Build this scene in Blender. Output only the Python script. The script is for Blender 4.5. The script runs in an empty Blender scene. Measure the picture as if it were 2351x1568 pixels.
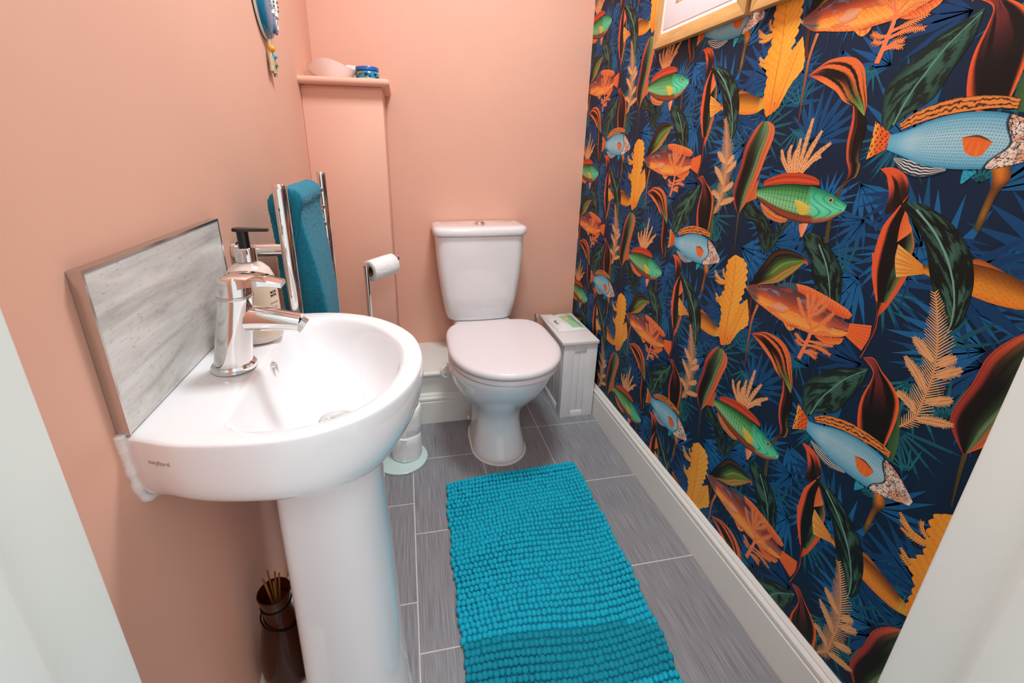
import bpy, bmesh, math, random
import numpy as np
from mathutils import Vector, Matrix
random.seed(7)
rng = np.random.default_rng(7)
scene = bpy.context.scene
COL = scene.collection
PI = math.pi

# ------------------------------------------------------------------ camera
YAW, PIT, ROL, FPX, CX, CY = 0.2018, 0.3378, 0.0143, 1021.52, 1138.75, 701.05
CAM_H = 1.08
_f = Vector((math.sin(YAW)*math.cos(PIT), math.cos(YAW)*math.cos(PIT), -math.sin(PIT)))
_r0 = Vector((math.cos(YAW), -math.sin(YAW), 0)); _u0 = _r0.cross(_f)
_r = math.cos(ROL)*_r0 + math.sin(ROL)*_u0
_u = -math.sin(ROL)*_r0 + math.cos(ROL)*_u0
cam_d = bpy.data.cameras.new('camera'); cam = bpy.data.objects.new('camera', cam_d); COL.objects.link(cam)
cam.matrix_world = Matrix(((_r.x, _u.x, -_f.x, 0), (_r.y, _u.y, -_f.y, 0), (_r.z, _u.z, -_f.z, CAM_H), (0, 0, 0, 1)))
cam_d.sensor_width = 36.0; cam_d.sensor_fit = 'HORIZONTAL'
cam_d.lens = FPX/2351*36.0
cam_d.shift_x = (1175.5-CX)/2351; cam_d.shift_y = -(784-CY)/2351
cam_d.clip_start = 0.01
scene.camera = cam

# ------------------------------------------------------------------ light of the place
w = bpy.data.worlds.new('hallway_light'); scene.world = w; w.use_nodes = True
bg = w.node_tree.nodes['Background']; bg.inputs[0].default_value = (0.93, 0.97, 1.0, 1); bg.inputs[1].default_value = 1.1
def area(name, loc, rot, sx, sy, power, col=(1, 1, 1)):
    l = bpy.data.lights.new(name, 'AREA'); l.shape = 'RECTANGLE'; l.size = sx; l.size_y = sy; l.energy = power; l.color = col
    o = bpy.data.objects.new(name, l); COL.objects.link(o); o.location = loc; o.rotation_euler = rot; return o
CEIL = 2.35
LAMP = (0.30, 0.98)
area('ceiling_lamp_light', (LAMP[0], LAMP[1], CEIL-0.075), (0, 0, 0), 0.30, 0.30, 22.0, (0.86, 0.955, 1.0))
area('hall_lamp_light', (0.2, -0.75, 2.2), (math.radians(38), 0, 0), 0.5, 0.5, 7.0, (0.95, 0.98, 1.0))
vs = scene.view_settings
vs.view_transform = 'Standard'; vs.look = 'None'; vs.gamma = 1.0; vs.use_curve_mapping = False
vs.exposure = -0.06
try: scene.cycles.max_bounces = 8; scene.cycles.caustics_reflective = False; scene.cycles.caustics_refractive = False
except Exception: pass

# ------------------------------------------------------------------ colour and materials
def lin(c):
    if isinstance(c, str): c = tuple(int(c[i:i+2], 16) for i in (0, 2, 4))
    return tuple((v/255/12.92 if v/255 <= .04045 else ((v/255+.055)/1.055)**2.4) for v in c)
def mat(name, col, rough=.5, metal=0.0, var=0.0, vscale=20.0, bump=0.0, bscale=200.0, stretch=(1, 1, 1), coat=0.0, trans=0.0, ior=1.45, spec=None, sheen=0.0, col2=None, sss=0.0):
    m = bpy.data.materials.new(name); m.use_nodes = True; nt = m.node_tree; N = nt.nodes; L = nt.links
    p = N['Principled BSDF']; c = lin(col)
    p.inputs['Base Color'].default_value = (*c, 1); p.inputs['Roughness'].default_value = rough
    p.inputs['Metallic'].default_value = metal; p.inputs['Coat Weight'].default_value = coat; p.inputs['Coat Roughness'].default_value = .04
    p.inputs['Transmission Weight'].default_value = trans; p.inputs['IOR'].default_value = ior
    if spec is not None: p.inputs['Specular IOR Level'].default_value = spec
    if sheen: p.inputs['Sheen Weight'].default_value = sheen
    tc = N.new('ShaderNodeTexCoord'); mp = N.new('ShaderNodeMapping'); mp.inputs['Scale'].default_value = stretch
    L.new(tc.outputs['Object'], mp.inputs['Vector'])
    if var or col2:
        n = N.new('ShaderNodeTexNoise'); n.inputs['Scale'].default_value = vscale; n.inputs['Detail'].default_value = 5
        L.new(mp.outputs[0], n.inputs['Vector'])
        r = N.new('ShaderNodeValToRGB'); r.color_ramp.elements[0].position = .3; r.color_ramp.elements[1].position = .7
        a = c; b = lin(col2) if col2 else c
        r.color_ramp.elements[0].color = (*[v*(1-var) for v in a], 1); r.color_ramp.elements[1].color = (*[min(1, v*(1+var)) for v in b], 1)
        L.new(n.outputs['Fac'], r.inputs[0]); L.new(r.outputs[0], p.inputs['Base Color'])
    if bump:
        n2 = N.new('ShaderNodeTexNoise'); n2.inputs['Scale'].default_value = bscale; n2.inputs['Detail'].default_value = 3
        L.new(mp.outputs[0], n2.inputs['Vector'])
        b2 = N.new('ShaderNodeBump'); b2.inputs['Strength'].default_value = bump; b2.inputs['Distance'].default_value = .002
        L.new(n2.outputs['Fac'], b2.inputs['Height']); L.new(b2.outputs[0], p.inputs['Normal'])
    return m
M = {}
M['pink'] = mat('peach_wall_paint', 'e7b19a', .62, var=.03, vscale=3, bump=.06, bscale=260)
M['ceil'] = mat('ceiling_paint', 'f4f2ee', .8, var=.01, bump=.05)
M['white'] = mat('white_gloss_paint', 'e9e7e0', .35, var=.015, vscale=8, bump=.03, bscale=60)
M['jamb'] = mat('door_frame_paint', 'e9ede6', .38, var=.02, vscale=9, bump=.05, bscale=80)
M['ceramic'] = mat('white_ceramic_glaze', 'f0eff0', .08, var=.006, coat=.6)
M['plastic'] = mat('white_plastic_seat', 'ece6e8', .22, var=.006)
M['chrome'] = mat('chrome', 'e6e4e2', .06, 1.0, var=.02)
M['chrome_dull'] = mat('brushed_chrome', 'cfcac6', .22, 1.0, var=.03)
M['sealant'] = mat('sealant', 'f1ebe6', .5, var=.05, vscale=90, bump=.6, bscale=220)
M['grout'] = mat('grout', 'd9d0cc', .8, var=.05, vscale=60, bump=.2)
M['cab'] = mat('cabinet_white', 'eceaea', .4, var=.01)
M['dark'] = mat('dark_recess', '161310', .7, var=.1)
M['black'] = mat('black_plastic', '141313', .3, var=.05)
M['paper'] = mat('toilet_paper', 'f7f5f3', .95, var=.02, vscale=60, bump=.9, bscale=160)
M['card'] = mat('card_core', '8d7a66', .9, var=.1, vscale=80)
M['teal'] = mat('teal_cotton_loops', '0abcd8', .9, var=.10, vscale=130, bump=.8, bscale=900)
M['tealbase'] = mat('teal_backing', '0b7f98', .95, var=.1, vscale=100)
M['towel'] = mat('teal_terry', '117f98', .95, var=.25, vscale=420, bump=1.0, bscale=700, sheen=.12)
M['glass_base'] = mat('frosted_glass_base', 'cfe6e2', .25, var=.02, coat=.5)
M['oak'] = mat('oak_wood', 'c99a5f', .45, var=.16, vscale=14, bump=.15, bscale=60, stretch=(6, 1, 6))
M['oakv'] = mat('oak_wood_upright', 'c99a5f', .45, var=.16, vscale=14, bump=.15, bscale=60, stretch=(6, 6, 1))
M['mount'] = mat('picture_mount', 'efe9ec', .7, var=.01)
M['photo'] = mat('picture_print', '9a6a45', .5, var=.5, vscale=26, col2='d8b58a')
M['amber'] = mat('amber_glass', '552006', .08, trans=.6, ior=1.45, var=.08)
M['reed'] = mat('reed_stick', '8a5a28', .7, var=.15, vscale=90)
M['wire'] = mat('dark_wire', '1b0e08', .4, .6, var=.05)
M['soap'] = mat('pearl_plastic', 'e5d2c6', .25, var=.02, coat=.3)
M['soaplabel'] = mat('cream_label', 'ecd2b4', .4, var=.02)
M['ink'] = mat('ink', '2a211c', .6, var=.05)
M['greyink'] = mat('grey_mark', '9a8f92', .6, var=.05)
M['softplastic'] = mat('clear_tube', 'e4e2e0', .2, var=.02)
M['lampglass'] = mat('opal_lamp', 'ffffff', .4, var=.0)
_p = M['lampglass'].node_tree.nodes['Principled BSDF']; _p.inputs['Emission Color'].default_value = (1, .96, .9, 1); _p.inputs['Emission Strength'].default_value = 3

def tile_mat():
    m = bpy.data.materials.new('grey_linear_tile'); m.use_nodes = True; nt = m.node_tree; N = nt.nodes; L = nt.links; p = N['Principled BSDF']
    tc = N.new('ShaderNodeTexCoord'); oi = N.new('ShaderNodeObjectInfo')
    ad = N.new('ShaderNodeVectorMath'); ad.operation = 'ADD'
    mul = N.new('ShaderNodeVectorMath'); mul.operation = 'SCALE'; mul.inputs[3].default_value = 37
    L.new(oi.outputs['Location'], mul.inputs[0]); L.new(tc.outputs['Object'], ad.inputs[0]); L.new(mul.outputs[0], ad.inputs[1])
    mp = N.new('ShaderNodeMapping'); mp.inputs['Scale'].default_value = (330, 9, 1); L.new(ad.outputs[0], mp.inputs[0])
    n = N.new('ShaderNodeTexNoise'); n.inputs['Scale'].default_value = 1; n.inputs['Detail'].default_value = 4; L.new(mp.outputs[0], n.inputs[0])
    r = N.new('ShaderNodeValToRGB'); r.color_ramp.elements[0].position = .32; r.color_ramp.elements[1].position = .7
    r.color_ramp.elements[0].color = (*lin('77777c'), 1); r.color_ramp.elements[1].color = (*lin('9d9da1'), 1)
    L.new(n.outputs['Fac'], r.inputs[0])
    n2 = N.new('ShaderNodeTexNoise'); n2.inputs['Scale'].default_value = 5; L.new(ad.outputs[0], n2.inputs[0])
    mx = N.new('ShaderNodeMix'); mx.data_type = 'RGBA'; mx.blend_type = 'MULTIPLY'; mx.inputs[0].default_value = .35
    L.new(r.outputs[0], mx.inputs[6]); L.new(n2.outputs['Fac'], mx.inputs[7]); 
    L.new(r.outputs[0], p.inputs['Base Color'])
    p.inputs['Roughness'].default_value = .42
    b = N.new('ShaderNodeBump'); b.inputs['Strength'].default_value = .25; b.inputs['Distance'].default_value = .0008; L.new(n.outputs['Fac'], b.inputs['Height']); L.new(b.outputs[0], p.inputs['Normal'])
    return m
M['tile'] = tile_mat()
def stone_mat():
    m = bpy.data.materials.new('travertine_tile'); m.use_nodes = True; nt = m.node_tree; N = nt.nodes; L = nt.links; p = N['Principled BSDF']
    tc = N.new('ShaderNodeTexCoord'); mp = N.new('ShaderNodeMapping'); mp.inputs['Rotation'].default_value = (math.radians(-9), 0, 0); mp.inputs['Scale'].default_value = (1, 3.2, 26)
    L.new(tc.outputs['Object'], mp.inputs[0])
    n = N.new('ShaderNodeTexNoise'); n.inputs['Scale'].default_value = 1.6; n.inputs['Detail'].default_value = 9; n.inputs['Roughness'].default_value = .62; n.inputs['Distortion'].default_value = .7; L.new(mp.outputs[0], n.inputs[0])
    r = N.new('ShaderNodeValToRGB'); e = r.color_ramp.elements
    e[0].position = .28; e[0].color = (*lin('aaa49e'), 1); e[1].position = .72; e[1].color = (*lin('e6e3df'), 1)
    k = e.new(.45); k.color = (*lin('c9c4bf'), 1); k = e.new(.56); k.color = (*lin('d8d4cf'), 1)
    L.new(n.outputs['Fac'], r.inputs[0])
    mp2 = N.new('ShaderNodeMapping'); mp2.inputs['Scale'].default_value = (1, 70, 230); mp2.inputs['Rotation'].default_value = (math.radians(-9), 0, 0); L.new(tc.outputs['Object'], mp2.inputs[0])
    n2 = N.new('ShaderNodeTexNoise'); n2.inputs['Scale'].default_value = 1.3; n2.inputs['Detail'].default_value = 4; L.new(mp2.outputs[0], n2.inputs[0])
    r2 = N.new('ShaderNodeValToRGB'); r2.color_ramp.elements[0].position = .28; r2.color_ramp.elements[1].position = .4; r2.color_ramp.elements[0].color = (.62, .60, .58, 1); r2.color_ramp.elements[1].color = (1, 1, 1, 1)
    L.new(n2.outputs['Fac'], r2.inputs[0])
    mx = N.new('ShaderNodeMix'); mx.data_type = 'RGBA'; mx.blend_type = 'MULTIPLY'; mx.inputs[0].default_value = .8
    L.new(r.outputs[0], mx.inputs[6]); L.new(r2.outputs[0], mx.inputs[7]); L.new(mx.outputs[2], p.inputs['Base Color'])
    p.inputs['Roughness'].default_value = .3
    return m
M['stone'] = stone_mat()

# ------------------------------------------------------------------ mesh helpers
class G:
    def __init__(s): s.v = []; s.f = []
    def add(s, v, f):
        k = len(s.v); s.v += [tuple(map(float, p)) for p in v]; s.f += [tuple(i+k for i in q) for q in f]; return s
    def box(s, x0, x1, y0, y1, z0, z1):
        return s.add([(x0, y0, z0), (x1, y0, z0), (x1, y1, z0), (x0, y1, z0), (x0, y0, z1), (x1, y0, z1), (x1, y1, z1), (x0, y1, z1)],
                     [(0, 3, 2, 1), (4, 5, 6, 7), (0, 1, 5, 4), (1, 2, 6, 5), (2, 3, 7, 6), (3, 0, 4, 7)])
    def loft(s, rings, c0=True, c1=True, closed=True):
        n = len(rings[0]); v = [p for r in rings for p in r]; f = []
        for i in range(len(rings)-1):
            for j in range(n if closed else n-1):
                a = i*n+j; b = i*n+(j+1) % n; f.append((a, b, b+n, a+n))
        if c0: f.append(tuple(range(n-1, -1, -1)))
        if c1: f.append(tuple((len(rings)-1)*n+j for j in range(n)))
        return s.add(v, f)
    def lathe(s, prof, c=(0, 0, 0), n=32, c0=True, c1=True, axis='Z'):
        rings = []
        for r, z in prof:
            ring = []
            for j in range(n):
                a = 2*PI*j/n; x, y = r*math.cos(a), r*math.sin(a)
                ring.append({'Z': (c[0]+x, c[1]+y, c[2]+z), 'Y': (c[0]+y, c[1]+z, c[2]+x), 'X': (c[0]+z, c[1]+x, c[2]+y)}[axis])
            rings.append(ring)
        return s.loft(rings, c0, c1)
    def tube(s, path, r, n=12, caps=True):
        P = [Vector(p) for p in path]; rad = r if isinstance(r, (list, tuple)) else [r]*len(P)
        rings = []; up = None
        for i, p in enumerate(P):
            t = (P[min(i+1, len(P)-1)]-P[max(i-1, 0)]).normalized()
            if up is None:
                up = Vector((0, 0, 1)) if abs(t.z) < .9 else Vector((1, 0, 0))
            x = t.cross(up).normalized(); y = x.cross(t).normalized(); up = y
            rings.append([tuple(p+rad[i]*(math.cos(2*PI*j/n)*x+math.sin(2*PI*j/n)*y)) for j in range(n)])
        return s.loft(rings, caps, caps)
def build(name, g, m, parent=None, bevel=0, seg=2, smooth=None, sub=0, origin=None):
    """links g as one mesh object; vertices are world coordinates, taken relative to the thing's own origin"""
    if origin is None:
        o = parent
        while o is not None and o.parent is not None: o = o.parent
        origin = tuple(o.location) if o is not None else (0, 0, 0)
    me = bpy.data.meshes.new(name)
    me.from_pydata([(x-origin[0], y-origin[1], z-origin[2]) for x, y, z in g.v], [], g.f)
    bm = bmesh.new(); bm.from_mesh(me)
    bmesh.ops.remove_doubles(bm, verts=bm.verts, dist=1e-6)
    bmesh.ops.recalc_face_normals(bm, faces=bm.faces)
    if bevel:
        es = [e for e in bm.edges if len(e.link_faces) == 2 and e.calc_face_angle(0) > math.radians(28)]
        bmesh.ops.bevel(bm, geom=es, offset=bevel, segments=seg, profile=.5, affect='EDGES', clamp_overlap=True)
    bm.to_mesh(me); bm.free()
    if smooth is None: smooth = 35
    if smooth:
        me.shade_smooth()
        me.set_sharp_from_angle(angle=math.radians(smooth))
    me.materials.append(m)
    o = bpy.data.objects.new(name, me); COL.objects.link(o)
    if parent is not None: o.parent = parent
    else: o.location = origin
    if sub:
        s = o.modifiers.new('subdivision', 'SUBSURF'); s.levels = sub; s.render_levels = sub
    return o
def tag(o, label, cat, group=None):
    o['label'] = label; o['category'] = cat
    if group: o['group'] = group
    return o
def thing(name, label, cat, loc, group=None):
    o = bpy.data.objects.new(name, None); COL.objects.link(o); o.location = loc; o.empty_display_size = .05
    return tag(o, label, cat, group)
def struct(name, g, m, label, parent=None, **k):
    o = build(name, g, m, parent, **k)
    if parent is None: o['kind'] = 'structure'; o['label'] = label
    return o
def catmull(pts, n, closed=True):
    P = [Vector(p) for p in pts]; out = []; m = len(P)
    segs = m if closed else m-1
    for i in range(segs):
        if closed: p0, p1, p2, p3 = P[(i-1) % m], P[i], P[(i+1) % m], P[(i+2) % m]
        else: p0, p1, p2, p3 = P[max(i-1, 0)], P[i], P[i+1], P[min(i+2, m-1)]
        for k in range(n):
            t = k/n
            out.append(.5*((2*p1)+(-p0+p2)*t+(2*p0-5*p1+4*p2-p3)*t*t+(-p0+3*p1-3*p2+p3)*t**3))
    if not closed: out.append(P[-1].copy())
    return out
def text_geo(body, size, fn, depth=.0004):
    """flat lettering as mesh: fn maps glyph plane (u, v) to world"""
    cu = bpy.data.curves.new('lettering', 'FONT'); cu.body = body; cu.size = size; cu.align_x = 'CENTER'; cu.align_y = 'CENTER'
    ob = bpy.data.objects.new('lettering', cu); COL.objects.link(ob)
    dg = bpy.context.evaluated_depsgraph_get(); me = ob.evaluated_get(dg).to_mesh()
    g = G(); g.add([fn(v.co.x, v.co.y) for v in me.vertices], [tuple(p.vertices) for p in me.polygons])
    ob.evaluated_get(dg).to_mesh_clear(); bpy.data.objects.remove(ob); bpy.data.curves.remove(cu)
    return g

# ------------------------------------------------------------------ the room
XL, XR, YB, YF = -0.300, 0.765, 1.900, 0.260       # left, right, back and door walls
T = .10
BOXY, LEDGE = 1.620, .235                          # pipe boxing front, ledge height
JL, JR, DOORH = -0.204, 0.532, 2.02
YD = 0.06                                          # hall side of the door wall

g = G().box(XL-T, XR+T, -.9, YB+T, -.06, -.0009)
floor = struct('floor', g, M['grout'], 'grey linear floor tiles with pale joints')
cols = [(-.281, -.0205, 1.168), (-.0205, .2325, 1.0435), (.2325, .489, 1.168), (.489, .749, 1.165)]
TL = .3375; J = .0017
shared = {}
for x0, x1, yj in cols:
    y = yj-6*TL
    while y < YB:
        a, b = max(y, -.6), min(y+TL, YB); y += TL
        if b-a < .03: continue
        k = (round(x1-x0, 4), round(b-a, 4))
        if k not in shared:
            hx, hy = k[0]/2-J, k[1]/2-J
            t = build('floor_tile', G().box(-hx, hx, -hy, hy, -.006, 0), M['tile'], None, bevel=.0005, seg=1); shared[k] = t.data
        else:
            t = bpy.data.objects.new('floor_tile', shared[k]); COL.objects.link(t)
        t.parent = floor; t.location = ((x0+x1)/2, (a+b)/2, 0)

struct('ceiling', G().box(XL-T, XR+T, YD, YB+T, CEIL, CEIL+.08), M['ceil'], 'white ceiling')
struct('wall_left', G().box(XL-T, XL, YD, YB+T, 0, CEIL), M['pink'], 'peach painted wall behind the basin')
struct('wall_back', G().box(XL, XR, YB, YB+T, 0, CEIL), M['pink'], 'peach painted end wall behind the toilet')
g = G().box(XL, JL-.03, YD+.01, YF, 0, CEIL); g.box(JR+.03, XR, YD+.01, YF, 0, CEIL); g.box(JL-.03, JR+.03, YD+.01, YF, DOORH+.03, CEIL)
struct('wall_front', g, M['pink'], 'peach painted wall around the doorway')
wall_right = struct('wall_right', G().box(XR, XR+T, YD, YB+T, 0, CEIL), M['white'], 'wall papered with dark tropical fish print')

# door lining with its stop, both sides and head
def jamb(name, x, sgn, label):
    st = .012*sgn                                   # stop stands proud into the opening
    pr = [(x-.03*sgn, YF), (x, YF), (x, .206), (x+st*.35, .200), (x+st, .197), (x+st, .150), (x, .150), (x, YD-.015), (x-.03*sgn, YD-.015)]
    g = G().loft([[(a, b, 0) for a, b in pr], [(a, b, DOORH) for a, b in pr]])
    return struct(name, g, M['jamb'], label, bevel=.004, seg=3)
jamb('trim_1', JL, 1, 'white painted door frame on the basin side')
jamb('trim_2', JR, -1, 'white painted door frame on the wallpaper side')
struct('trim_3', G().box(JL-.03, JR+.03, YD-.015, YF, DOORH, DOORH+.03), M['jamb'], 'white head of the door frame', bevel=.003)

# moulded skirting: profile (depth, height) swept along a line
SK = [(0, 0), (.017, 0), (.017, .098), (.0145, .1005), (.0145, .104), (.0165, .107), (.0165, .115), (.0135, .1195), (.010, .1225), (.010, .126), (.007, .131), (.004, .1345), (0, .1345)]
def skirt(name, fn, a, b, label):
    g = G().loft([[fn(d, z, a) for d, z in SK], [fn(d, z, b) for d, z in SK]])
    return struct(name, g, M['white'], label, smooth=25)
skirt('baseboard_right', lambda d, z, t: (XR-d, t, z), YF, YB, 'white moulded skirting under the fish wallpaper')
skirt('baseboard_back', lambda d, z, t: (t, BOXY-d, z), XL, .42, 'white moulded skirting on the low boxing behind the toilet')
skirt('baseboard_end', lambda d, z, t: (t, YB-d, z), .42, XR-.017, 'white moulded skirting on the end wall behind the cabinet')

# low boxing behind the toilet with its bullnosed ledge, and the tall painted boxing in the corner
struct('wall_boxing_low', G().box(XL, .42, BOXY, YB, 0, LEDGE-.022), M['white'], 'low white pipe boxing behind the toilet')
pr = [(YB, LEDGE-.022), (BOXY-.006, LEDGE-.022)]+[(BOXY-.006-.011*math.sin(t), LEDGE-.011-.011*math.cos(t)) for t in [PI*i/8 for i in range(1, 8)]]+[(BOXY-.006, LEDGE), (YB, LEDGE)]
struct('trim_4', G().loft([[(-.05, y, z) for y, z in pr], [(.425, y, z) for y, z in pr]]), M['white'], 'white bullnosed ledge on top of the low boxing', smooth=40)
struct('wall_boxing_tall', G().box(XL, -.052, BOXY, YB, LEDGE-.022, 1.262), M['pink'], 'tall peach pipe boxing in the corner', bevel=.003, seg=2)
def bull(y0, zb, zt, n=8):
    r = (zt-zb)/2; return [(y0+r-r*math.sin(t), (zb+zt)/2-r*math.cos(t)) for t in [PI*i/n for i in range(n+1)]]
g = G()
y0, x1, zb, zt = 1.588, -.029, 1.262, 1.284
rings = []
r = (zt-zb)/2
for t in [PI*i/8 for i in range(9)]:
    d = r*(1-math.sin(t)); z = (zb+zt)/2-r*math.cos(t)
    rings.append([(XL, y0+d, z), (x1-d, y0+d, z), (x1-d, YB, z), (XL, YB, z)])
g.loft(rings)
struct('trim_5', g, M['pink'], 'peach painted shelf capping the tall boxing', smooth=40)
# low white pipe ledge along the basin wall
struct('trim_6', G().box(XL, -.2085, .36, 1.56, 0, .178), M['white'], 'low white pipe ledge along the wall behind the pedestal', bevel=.004)

# ceiling lamp
t = thing('ceiling_lamp', 'round opal ceiling lamp in the middle of the ceiling', 'lamp', (LAMP[0], LAMP[1], CEIL))
build('lamp_base', G().lathe([(.15, 0), (.15, -.02), (.145, -.024)], (LAMP[0], LAMP[1], CEIL), 40), M['white'], t)
build('lamp_shade', G().lathe([(.143, -.024), (.14, -.045), (.125, -.06), (.08, -.068), (.0, -.07)], (LAMP[0], LAMP[1], CEIL), 40, c1=False), M['lampglass'], t)

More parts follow.
